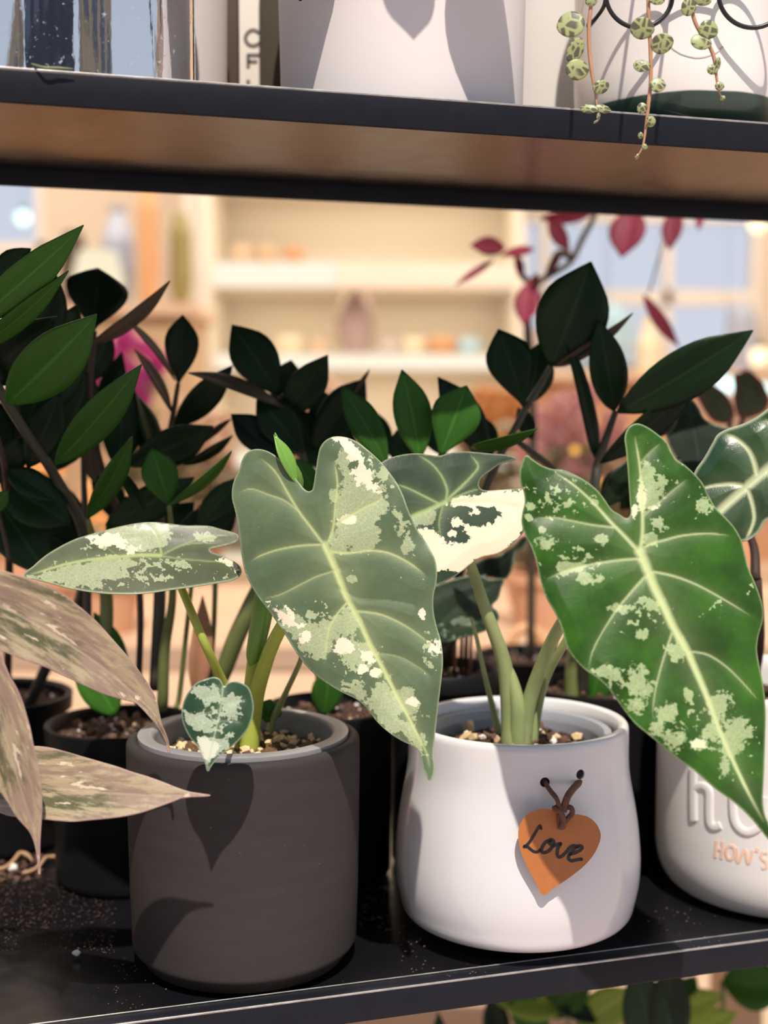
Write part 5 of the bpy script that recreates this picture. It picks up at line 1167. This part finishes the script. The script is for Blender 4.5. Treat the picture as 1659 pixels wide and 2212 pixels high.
# ================================================================ pink leaved plant at the left edge
PP = Vector((at(-300, 1700, .645).x, .645, 0))
A7 = thing('variegated_plant', PP, 'plant at the left edge with long pinkish grey striped pointed leaves', 'houseplant')
nursery(A7, PP, .040, .085); soil(A7, (PP.x, PP.y, .077), .036, 31, M['soil'], .003)
tP = T(3.16, 0, 1200)
P1 = tP([(-300, 150), (-150, 95), (0, 98), (60, 113), (140, 140), (220, 165), (300, 190), (380, 230), (450, 275), (520, 330), (600, 395), (680, 470), (760, 560), (830, 640), (900, 720), (960, 800), (1010, 870), (1050, 940), (1075, 1010), (1090, 1080), (1107, 1150), (1132, 1210), (1152, 1270), (1162, 1350), (1150, 1350), (1138, 1290), (1105, 1215),
    (1075, 1165), (1030, 1110), (985, 1060), (955, 1030), (930, 1010), (880, 995), (800, 975), (720, 950), (640, 915), (540, 870), (440, 825), (340, 775), (240, 735), (140, 700), (60, 670), (0, 650), (-150, 580), (-300, 450)])
P1m = (tP([(-320, 300), (-150, 300), (0, 345), (150, 415), (300, 500), (450, 590), (600, 690), (750, 800), (880, 910), (1000, 1020), (1085, 1130), (1152, 1290)]), 7, 3, .8)
def dP1(x, y): return .585 + .00011 * (x - 150) + .00003 * (1400 - y)
blade('leaf', P1, dP1, M['pink_leaf'], A7, 3.0, P1m, [(tP(p), 3, 2, .3) for p in ([(150, 415), (300, 440), (500, 560)], [(300, 500), (330, 600), (500, 740)], [(450, 590), (600, 620), (760, 720)], [(0, 345), (60, 480), (240, 620)])], bulge=.0012, wave=.001, fold=.006)['label'] = 'upper pinkish leaf drooping over the pot rim'
P2 = tP([(-250, 700), (-150, 640), (-40, 620), (0, 665), (30, 740), (70, 830), (110, 900), (150, 990), (180, 1090), (205, 1180), (225, 1280), (245, 1370), (265, 1450), (278, 1540), (286, 1640), (286, 1750), (280, 1850), (273, 1960), (272, 2060), (274, 2180), (262, 2180), (254, 2080), (245, 2020), (225, 1940), (195, 1880), (150, 1830), (100, 1770), (60, 1700), (20, 1640),
    (-10, 1600), (-90, 1450), (-160, 1250), (-220, 1000)])
blade('leaf', P2, lambda x, y: .566 + .00002 * (y - 1400), M['pink_leaf'], A7, 3.0, (tP([(-200, 680), (-100, 860), (0, 1120), (90, 1420), (170, 1680), (240, 1900), (266, 2160)]), 6, 3, .6), bulge=.001, fold=.005)['label'] = 'hanging pinkish leaf with its tip pointing straight down'
P3 = tP([(-200, 1450), (-60, 1370), (100, 1312), (240, 1300), (340, 1310), (440, 1335), (560, 1370), (680, 1405), (800, 1440), (900, 1475), (1000, 1505), (1100, 1540), (1200, 1580), (1290, 1610), (1380, 1625), (1436, 1637), (1370, 1645), (1300, 1648), (1240, 1655), (1180, 1678), (1080, 1715), (960, 1755), (840, 1780), (720, 1795), (600, 1806), (500, 1815), (400, 1810),
    (300, 1800), (200, 1790), (60, 1775), (0, 1755), (-100, 1720), (-200, 1600)])
blade('leaf', P3, lambda x, y: .588 - .00003 * (x - 200) - .00012 * (y - 1690), M['pink_leaf'], A7, 3.0, (tP([(-180, 1540), (100, 1560), (300, 1580), (500, 1600), (700, 1618), (900, 1630), (1100, 1640), (1300, 1637), (1430, 1638)]), 6, 2, .6), [(tP(p), 3, 1.5, .3) for p in ([(200, 1570), (400, 1500), (600, 1480)], [(300, 1580), (500, 1680), (800, 1720)], [(600, 1605), (760, 1560), (900, 1550)])], bulge=.001, fold=.004)['label'] = 'lower pinkish leaf pointing right in front of the charcoal planter'
for q, D in ((tP([(-310, 300)])[0], .58), (tP([(-200, 700)])[0], .566), (tP([(-190, 1530)])[0], .602)): tube('petiole', [PP + Vector((0, 0, .073)), PP + Vector((-.004, -.004, .12)), at(q[0], q[1], D)], [.003, .0026, .0022], M['turtle_stem'], A7, 8)

# ================================================================ crumbs, roots and perlite on the lower shelf
rnd = random.Random(5)
def crumbs(name, label, regions, mats, seed):
    r = random.Random(seed); bm = bmesh.new(); fl = []
    for (xa, xb, ya, yb, n, s0, s1) in regions:
        for _ in range(n):
            p = onz(r.uniform(xa, xb), r.uniform(ya, yb)); s = r.uniform(s0, s1)
            if any((p.x - c.x) ** 2 + (p.y - c.y) ** 2 < rr * rr for c, rr in ((DK, rk * .93), (WK, .056), (HK, rh * .95))): continue
            if N_.dot(Vector((p.x, p.y, 0))) < N_FRONT + .001: continue
            g = bmesh.ops.create_icosphere(bm, subdivisions=1, radius=1, matrix=Matrix.Translation(p + Vector((0, 0, s * .35))) @ Matrix.Rotation(r.uniform(0, 6), 4, 'Z') @ Matrix.Diagonal((s, s * r.uniform(.4, 1), s * .5, 1)))
            mi = r.randrange(len(mats)); fs = {f for v in g['verts'] for f in v.link_faces}
            for f in fs: f.material_index = mi
    o = link(name, bm_mesh(bm), [M[m] for m in mats], None, smooth=False); tag(o, label, 'soil', kind='stuff'); return o
crumbs('soil_crumbs', 'scattered pale and brown soil crumbs on the black lower shelf', [(-20, 250, 1890, 2060, 900, .00018, .0006), (-10, 90, 1845, 1905, 160, .0006, .002), (775, 850, 1900, 2010, 70, .0004, .0012), (1390, 1560, 1960, 2060, 40, .0003, .0008), (840, 1200, 2020, 2120, 40, .0003, .0008), (230, 420, 2080, 2180, 40, .0003, .0007), (860, 920, 1990, 2060, 20, .0005, .001)], ['chip_brown', 'chip_tan', 'chip_white', 'chip_white', 'soil'], 9)
for px, py, s, lb in ((165, 2064, .0022, 'single white perlite grain lying on the black shelf left of the charcoal planter'), (27, 1880, .0032, 'white perlite lump beside the dry roots')):
    g = bmesh.new(); p = onz(px, py)
    bmesh.ops.create_icosphere(g, subdivisions=2, radius=1, matrix=Matrix.Translation(p + Vector((0, 0, s * .6))) @ Matrix.Diagonal((s, s * .8, s * .7, 1)))
    for v in g.verts: v.co += Vector((rnd.uniform(-1, 1), rnd.uniform(-1, 1), rnd.uniform(-1, 1))) * s * .16
    tag(link('perlite_grain', bm_mesh(g), M['chip_white'], smooth=False), lb, 'perlite')
tQ = T(5.53, 0, 1780)
def root(pts, w, label, lift):
    q = tQ(pts); base = onz(q[0][0], q[0][1]).y
    tag(tube('dry_root', [onz(x, y + 14) + Vector((0, 0, l + w * .5 * .0003)) for (x, y), l in zip(q, lift)], [w * .8 / F * .5] * (len(q) - 1) + [w * .3 / F * .5], M['root'], None, 8, 6), label, 'root')
root([(-60, 520), (0, 500), (90, 490), (170, 430), (240, 365), (330, 370), (390, 405)], 9, 'pale dry root curling on the shelf at the left edge', [.001, .001, .002, .003, .004, .003, .001])
root([(270, 550), (380, 520), (460, 470), (540, 385), (600, 352), (720, 340), (800, 270), (840, 190)], 8, 'tan dry root lying under the hanging pink leaf tip', [.001, .001, .001, .002, .001, .001, .001, .001])

# ================================================================ pots on the upper shelf
def up(px, n_or_D, z=Z_UP): 
    p = at(px, 200, n_or_D); return Vector((p.x, p.y, z))
def silver():
    t = NT('smudged_silver_metal'); o = t.obj(); f = t.noise(t.scalev(o, (1, 1, .25)), 60, 5, 0.6); s = t.step(t.noise(o, 330, 3, .6), .62, .72)
    c = t.mix(t.math('MULTIPLY', s, .5), (0.72, 0.72, 0.74), (0.9, 0.9, 0.92))
    b = t.bsdf(c, t.math('ADD', t.math('MULTIPLY', f, .10), t.math('MULTIPLY', s, .3)), metal=1.0)
    t.bump(b, f, .10, .0015); return t.done(b.outputs[0])
M['silver'] = silver()
c = up(165, .665); rr = 250 * .665 / F
tag(lathe('planter', [(0, .001), (rr * .97, 0), (rr, .003), (rr, .125), (rr - .001, .127), (rr - .003, .125), (rr - .003, .01), (0, .008)], c, M['silver'], None, 96), 'smudged mirror silver cylinder pot at the left of the upper shelf', 'planter')
c = up(392, .755); rr = 100 * .755 / F
tag(lathe('planter', [(0, .001), (rr * .9, 0), (rr * .95, .003), (rr, .11), (rr - .001, .112), (rr - .003, .11), (rr - .005, .01), (0, .008)], c, M['grey_ceramic'], None, 72), 'pale grey pot partly hidden behind the silver cylinder pot', 'planter')
def upright(name, xl, xr, D, h, th, mat, label, cat):
    a, b = at(xl, 100, D), at(xr, 100, D)
    o = box(name, Vector(((a.x + b.x) / 2, D + th / 2, Z_UP + h / 2)), (b.x - a.x, th, h), mat, None, 0, .0012); tag(o, label, cat); return o
M['dark_wood'] = plain('dark_olive_brown_wood', (0.045, 0.032, 0.016), 0.7, .2, 40)
upright('wooden_board', 487, 513, .80, .15, .012, M['brown'], 'narrow dark brown board beside the pale grey pot', 'board')
sg = upright('lettered_board', 500, 640, .83, .17, .01, M['white_board'], 'cream board with grey capital letters down its left side', 'sign')
M['letter_grey'] = plain('grey_lettering', (0.16, 0.14, 0.12), 0.7, .05, 30)
def sign_ribbons(paths, w, D):
    vs_, fs = [], []
    for pts in paths:
        q = [np.array(p) for p in spline(pts, 5)]; b0 = len(vs_)
        for i, p in enumerate(q):
            d = q[min(i + 1, len(q) - 1)] - q[max(i - 1, 0)]; d = d / (np.linalg.norm(d) + 1e-9); nn = np.array((-d[1], d[0])) * w / 2
            vs_ += [at(*(p - nn), D), at(*(p + nn), D)]
            if i: fs.append((b0 + 2 * i - 2, b0 + 2 * i - 1, b0 + 2 * i + 1, b0 + 2 * i))
    return mesh(vs_, fs)
link('lettering', sign_ribbons([[(562, 72), (548, 65), (536, 70), (530, 83), (536, 95), (548, 99), (562, 93)], [(536, 119), (536, 147)], [(533, 119), (562, 119)], [(536, 133), (556, 133)], [(536, 172), (536, 200)], [(533, 200), (562, 200)]], 8, .8297), M['letter_grey'], sg, smooth=False)['label'] = 'grey capitals C F L one under another'
upright('wooden_board', 561, 612, .79, .16, .014, M['dark_wood'], 'dark olive brown board between the cream lettered board and the big white pot', 'board')
BW = up(868, .722); rb_ = 263 * .722 / F
tag(lathe('planter', [(0, .001), (rb_ * .955, 0), (rb_ * .965, .002), (rb_, .12), (rb_ + .001, .145), (rb_ - .002, .147), (rb_ - .005, .145), (rb_ - .007, .02), (0, .012)], BW, M['cream_matte'], None, 128), 'big pinkish white tapered planter in the middle of the upper shelf', 'planter')
c = up(1172, .835); rr = 122 * .835 / F
tag(lathe('planter', [(0, .001), (rr * .93, 0), (rr * .95, .002), (rr, .12), (rr - .001, .122), (rr - .004, .12), (rr - .005, .02), (0, .012)], c, M['white_matte'], None, 96), 'smaller white planter standing back between the big white planter and the smiling one', 'planter')
FP = up(1457, .748); rf = 211 * .748 / F
zd = at(1480, 192, .748 - rf).z - Z_UP
def dip():
    t = NT('white_glaze_with_green_dip'); o = t.obj(); sp = t.n('ShaderNodeSeparateXYZ'); t.l(o, sp.inputs[0])
    v = t.math('ADD', sp.outputs['Z'], t.math('MULTIPLY', sp.outputs['X'], -.03))
    m = t.step(t.math('ADD', v, t.math('MULTIPLY', t.noise(o, 25, 2), .002)), zd, zd + .0012)
    c = t.mix(m, (0.022, 0.055, 0.04), (0.80, 0.76, 0.72)); b = t.bsdf(c, .4, .5, .4, .1); return t.done(b.outputs[0])
M['dip'] = dip()
fp = lathe('planter', [(0, .001), (rf * .78, 0), (rf * .86, .002), (rf * .95, .008), (rf * .99, .018), (rf, .03), (rf * 1.0, .09), (rf * .97, .118), (rf * .96, .12), (rf * .92, .118), (rf * .93, .02), (0, .012)], FP, M['dip'], None, 96)
tag(fp, 'white smiling face planter with a dark green dipped base wearing wire glasses', 'planter')
M['groove'] = plain('smile_groove', (0.50, 0.46, 0.43), .7, .05, 30)
pot_ribbon('smile', [[(1447, 100), (1460, 110), (1478, 119), (1510, 125), (1545, 115), (1562, 101)]], 4.5, .0003, M['groove'], fp, lambda p: p, FP, rf)
gl = thing('wire_glasses', at(1504, -20, .682), 'black round wire glasses worn by the smiling planter', 'glasses')
def ringpx(cx, cy, r, D): return [at(cx + r * math.cos(a * .2618), cy + r * math.sin(a * .2618), D) for a in range(25)]
tube('lens_rim', ringpx(1381, -12, 72, .684), 5.0 * .684 / F, M['wire'], gl, 8, 2); tube('lens_rim', ringpx(1626, -14, 74, .684), 5.0 * .684 / F, M['wire'], gl, 8, 2)
tube('bridge', [at(1450, -34, .684), at(1502, -56, .682), at(1555, -36, .684)], 4.5 * .684 / F, M['wire'], gl, 8, 4)
tube('temple', [at(1310, -20, .684), at(1305, 12, .686), at(1288, 38, .692), at(1272, 55, .705)], [4.5 * .684 / F] * 3 + [6.5 * .7 / F], M['wire'], gl, 8, 5)
# --- trailing plant in the smiling planter
tg = T(2.0, 830, 0)
A8 = thing('trailing_peperomia', FP + Vector((0, 0, .115)), 'trailing vine with round turtle patterned leaves hanging from the smiling planter', 'houseplant')
soil(A8, (FP.x, FP.y, Z_UP + .110), rf * .90, 41, M['soil'], .003)
def turtle():
    t = NT('turtle_patterned_leaf'); uv = t.uv()
    v = t.n('ShaderNodeTexVoronoi', feature='DISTANCE_TO_EDGE'); v.inputs['Scale'].default_value = 2.6; v.inputs['Randomness'].default_value = .75
    oi = t.n('ShaderNodeObjectInfo'); ad = t.n('ShaderNodeVectorMath', operation='ADD'); t.l(uv, ad.inputs[0]); cb = t.n('ShaderNodeCombineXYZ'); t.l(t.math('MULTIPLY', oi.outputs['Random'], 9.0), cb.inputs[0]); t.l(cb.outputs[0], ad.inputs[1]); t.l(ad.outputs[0], v.inputs['Vector'])
    m = t.step(v.outputs['Distance'], .06, .16)
    c = t.mix(m, (0.40, 0.45, 0.20), (0.12, 0.115, 0.07)); b = t.bsdf(c, .4, .5, .2)
    tr = t.n('ShaderNodeBsdfTranslucent'); t.l(c, tr.inputs['Color']); mx = t.n('ShaderNodeMixShader'); mx.inputs[0].default_value = .15; t.l(b.outputs[0], mx.inputs[1]); t.l(tr.outputs[0], mx.inputs[2])
    return t.done(mx.outputs[0])
M['turtle'] = turtle()
def disc_leaf(px, py, rx, ry, D, ang, parent, tilt, mat):
    c = at(px, py, D); vs_, fs, uvs = [], [], []; k = D / F; n = 20
    ca, sa = math.cos(ang), math.sin(ang)
    vs_.append(c + Vector((0, -.0008, 0))); uvs.append((.5, .5))
    for q in (.5, .85, 1.0):
        for i in range(n):
            a = 2 * math.pi * i / n; shp = 1 + .10 * max(0, math.cos(a)) ** 6
            x, y = math.cos(a) * q * rx * shp, math.sin(a) * q * ry
            X, Y = (x * ca - y * sa) * k, (x * sa + y * ca) * k
            vs_.append(c + Vector((X, -.0008 * (1 - q * q) + tilt[0] * X + tilt[1] * Y, -Y))); uvs.append((.5 + math.cos(a) * q * .5, .5 + math.sin(a) * q * .5))
    for i in range(n): fs.append((0, 1 + i, 1 + (i + 1) % n))
    for j in range(2):
        for i in range(n):
            a, b = 1 + j * n + i, 1 + j * n + (i + 1) % n; fs.append((a, a + n, b + n, b))
    me = mesh(vs_, fs); u = me.uv_layers.new(name='UVMap')
    for lp in me.loops: u.data[lp.index].uv = uvs[lp.vertex_index]
    o = link('leaf', me, mat, parent); s = o.modifiers.new('thickness', 'SOLIDIFY'); s.thickness = .0009; s.offset = 1; return o
DV = .628
strands = {
 'a': ([(900, -420, .70), (905, -330, .66), (900, -160, .632), (895, 0, DV), (885, 100, DV), (885, 200, DV), (895, 300, DV), (908, 380, DV), (918, 450, DV), (930, 515, DV)], [(893, 5, 25, 21, 0), (808, 105, 56, 56, 2.9), (825, 216, 32, 54, .45), (832, 301, 48, 44, 0), (935, 376, 36, 28, -.4), (883, 470, 36, 20, .1), (945, 470, 34, 18, .25), (925, 500, 8, 16, .2), (915, 525, 14, 5, -.6)]),
 'b': ([(1150, -420, .69), (1148, -320, .655), (1142, -160, .632), (1141, 0, DV), (1143, 100, DV), (1150, 210, DV), (1151, 350, DV), (1140, 460, DV), (1130, 550, DV), (1116, 635, DV), (1090, 680, DV)], [(1176, -3, 34, 24, .1), (1113, 122, 50, 44, .1), (1199, 188, 45, 42, -.2), (1112, 285, 35, 27, .2), (1180, 367, 33, 32, 0), (1113, 468, 21, 24, 0), (1151, 525, 20, 23, 0), (1107, 585, 11, 14, 0), (1124, 634, 13, 14, .3), (1091, 677, 8, 14, .6)]),
 'c': ([(1300, -420, .69), (1310, -300, .655), (1318, -150, .632), (1322, -20, DV), (1335, 70, DV), (1360, 130, DV), (1400, 190, DV), (1425, 250, DV), (1435, 330, DV), (1445, 390, DV), (1465, 432, DV)], [(1314, 30, 30, 38, .1), (1372, 2, 36, 22, .2), (1400, 127, 40, 40, .3), (1368, 181, 44, 34, .2), (1440, 276, 13, 28, .1), (1418, 300, 25, 22, -.3), (1448, 372, 20, 19, 0), (1462, 425, 10, 12, .5)]),
}
for kx, (st, lv) in strands.items():
    pts = [(830 + x / 2, y / 2, D) for x, y, D in st]
    pts3 = [Vector((FP.x, FP.y, Z_UP + .112)).lerp(at(pts[0][0], pts[0][1], pts[0][2]), .4)] + [at(x, y, D) for x, y, D in pts]
    vine = tube('vine', pts3, [4.2 * DV / F / 1.0] * (len(pts3) - 3) + [3.0 * DV / F, 2.2 * DV / F, 1.2 * DV / F], M['turtle_stem'], A8, 8, 6)
    for i, (x, y, rx, ry, an) in enumerate(lv):
        disc_leaf(830 + x / 2, y / 2, rx / 2, ry / 2, DV - .0022, an, A8, (random.Random(i + x).uniform(-.25, .25), random.Random(i * 3 + y).uniform(-.2, .3)), M['turtle'])
    for i in range(6):      # leaves out over the rim, above the frame
        p = pts[1]; rr_ = random.Random(i * 7 + len(lv) + int(p[0])); D = .655 - .004 * i
        disc_leaf(p[0] + rr_.uniform(-40, 40), -90 - 22 * i, 22, 20, D, 0, A8, (.1, .4), M['turtle'])
# --- plant in the big white planter; its drooping leaves shade the planter
A9 = thing('drooping_plant', BW + Vector((0, 0, .13)), 'plant above the frame whose drooping leaves shade the big white planter', 'houseplant')
soil(A9, (BW.x, BW.y, Z_UP + .136), rb_ - .009, 51, M['soil'], .003)
def shade_leaf(tx, ty, bx, by, w, t, peak=.5):
    pt = cyl_hit(tx, ty, BW, rb_) - SUN_DIR * t; pbz = cyl_hit(bx, by, BW, rb_) - SUN_DIR * t
    zz_leaf(pbz, pt, w, M['zz'], A9, .0, peak=peak, name='leaf', point=.8)
    tube('petiole', [BW + Vector((0, 0, .13)), BW + Vector(((pbz.x - BW.x) * .5, -.05, .165)), pbz], [.002, .0018, .0014], M['petiole_green'], A9, 6)
shade_leaf(892, 92, 880, -200, .027, .088, .45)
shade_leaf(640, 350, 590, -160, .056, .085, .5)
shade_leaf(1050, 330, 1060, -150, .046, .085, .5)
# straw on the rim
tag(tube('straw', [at(68, 138, .590), at(95, 146, .588), at(125, 147, .590), at(158, 149, .592)], [.0004, .0006, .0006, .0003], M['green_stem'], None, 6, 4), 'bit of green straw lying on the upper shelf rim by the silver pot', 'straw')

# ================================================================ red leaved plant behind, and greenery below the shelf
t5 = T(2.517, 1000, 400)
M['red_leaf'] = glossy_leaf('dusky_red_leaf', (0.15, 0.02, 0.035), (0.30, 0.05, 0.08), .5, .3, .3)
RD = 1.19
A10 = thing('red_leaved_plant', Vector((at(1150, 1000, RD).x, RD, ZT)), 'dusky red leaved plant rising behind the right dark leaves', 'houseplant')
nursery(A10, Vector((A10.location.x, RD, ZT)), .05, .09); soil(A10, (A10.location.x, RD, ZT + .08), .045, 61, M['soil'], .003)
def rstem(pts, w): pxtube('stem', [(x, y, RD, w) for x, y in t5(pts)], M['zz_dry'], A10, 8, 5)
b0 = at(1150, 1000, RD)
tube('stem', [Vector((A10.location.x, RD, ZT + .07)), at(1150, 900, RD), at(*t5([(350, 760)])[0], RD), at(*t5([(390, 560)])[0], RD), at(*t5([(470, 490)])[0], RD), at(*t5([(580, 420)])[0], RD), at(*t5([(650, 290)])[0], RD), at(*t5([(720, 150)])[0], RD), at(*t5([(760, -40)])[0], RD)], [.004, .004, .0035, .003, .003, .0028, .0028, .0025, .002], M['zz_dry'], A10, 8)
rstem([(590, 390), (520, 370), (480, 440), (460, 500)], 16); rstem([(390, 540), (340, 510), (310, 470), (300, 400)], 14); rstem([(735, 90), (850, 100), (1000, 80), (1120, 120), (1290, 110)], 10); rstem([(1130, 170), (1010, 590)], 4)
for bx, by, tx, ty, w in ((230, 340, 45, 325, 100), (390, 345, 210, 380, 55), (320, 500, 290, 370, 50), (170, 410, -40, 540, 40), (420, 180, 700, 165, 70), (470, 170, 575, 360, 90), (370, 520, 330, 760, 130), (380, 540, 400, 480, 40), (480, 470, 540, 350, 30), (930, 130, 860, 385, 190), (1160, 130, 1120, 345, 110), (1300, 130, 1280, 240, 45), (980, 595, 1170, 880, 75)):
    (ax, ay), (ex, ey) = t5([(bx, by), (tx, ty)]); px_leaf(ax, ay, ex, ey, w / 2.517, RD - .01, M['red_leaf'], A10, -.02, .25, name='leaf')
M['pothos'] = glossy_leaf('yellow_green_leaf', (0.20, 0.30, 0.045), (0.34, 0.44, 0.09), .35, .3, .3)
def low_plant(label, px, D, rows, seed, zpot=-.42):
    x = at(px, 2200, D).x; r = thing('low_plant', Vector((x, D, zpot)), label, 'houseplant'); nursery(r, Vector((x, D, zpot)), .06, .1)
    soil(r, (x, D, zpot + .09), .054, seed, M['soil'], .003)
    for bx, by, tx, ty, w, m in rows:
        px_leaf(bx, by, tx, ty, w, D, M[m], r, -.02, .2, name='leaf'); p = at(bx, by, D)
        tube('petiole', [Vector((x, D, zpot + .085)), Vector(((x + p.x) / 2, D, (zpot + p.z) / 2 + .03)), p], [.003, .0025, .002], M['petiole_green'], r, 6)
    return r
low_plant('yellow green plant under the lower shelf below the white planter', 1200, 1.0, [(1230, 2170, 1060, 2150, 90, 'pothos'), (1180, 2240, 1100, 2140, 80, 'zz_lit_green'), (1160, 2190, 1280, 2120, 75, 'zz_lit_green'), (1250, 2210, 1370, 2140, 85, 'pothos'), (1080, 2260, 1060, 2150, 60, 'zz'), (1310, 2200, 1210, 2180, 40, 'zz')], 71)
low_plant('very dark thick leaved plant under the lower shelf', 1420, .93, [(1420, 2300, 1372, 2085, 110, 'zz'), (1440, 2290, 1450, 2070, 90, 'zz')], 72)
low_plant('green round leaved plant under the lower shelf at the right edge', 1600, 1.0, [(1560, 2120, 1700, 2130, 110, 'zz_lit_green'), (1450, 2180, 1560, 2150, 60, 'pothos'), (1470, 2230, 1590, 2190, 60, 'pothos'), (1500, 2110, 1470, 2160, 40, 'zz_lit_green')], 73)
low_plant('dark leaf tip under the lower shelf beside the charcoal planter', 945, .95, [(950, 2300, 948, 2192, 40, 'zz')], 74)
low = thing('low_bench', Vector((.1, 1.0, FLOOR_Z)), 'low wooden bench under the rack carrying the lower plants', 'bench')
slab('top', (-.6, .86, -.445), (.7, 1.1, -.42), M['white_board'], None, low)
for sx in (-.57, .67):
    for sy in (.88, 1.08): slab('leg', (sx - .015, sy - .015, FLOOR_Z), (sx + .015, sy + .015, -.445), M['wood'], None, low)
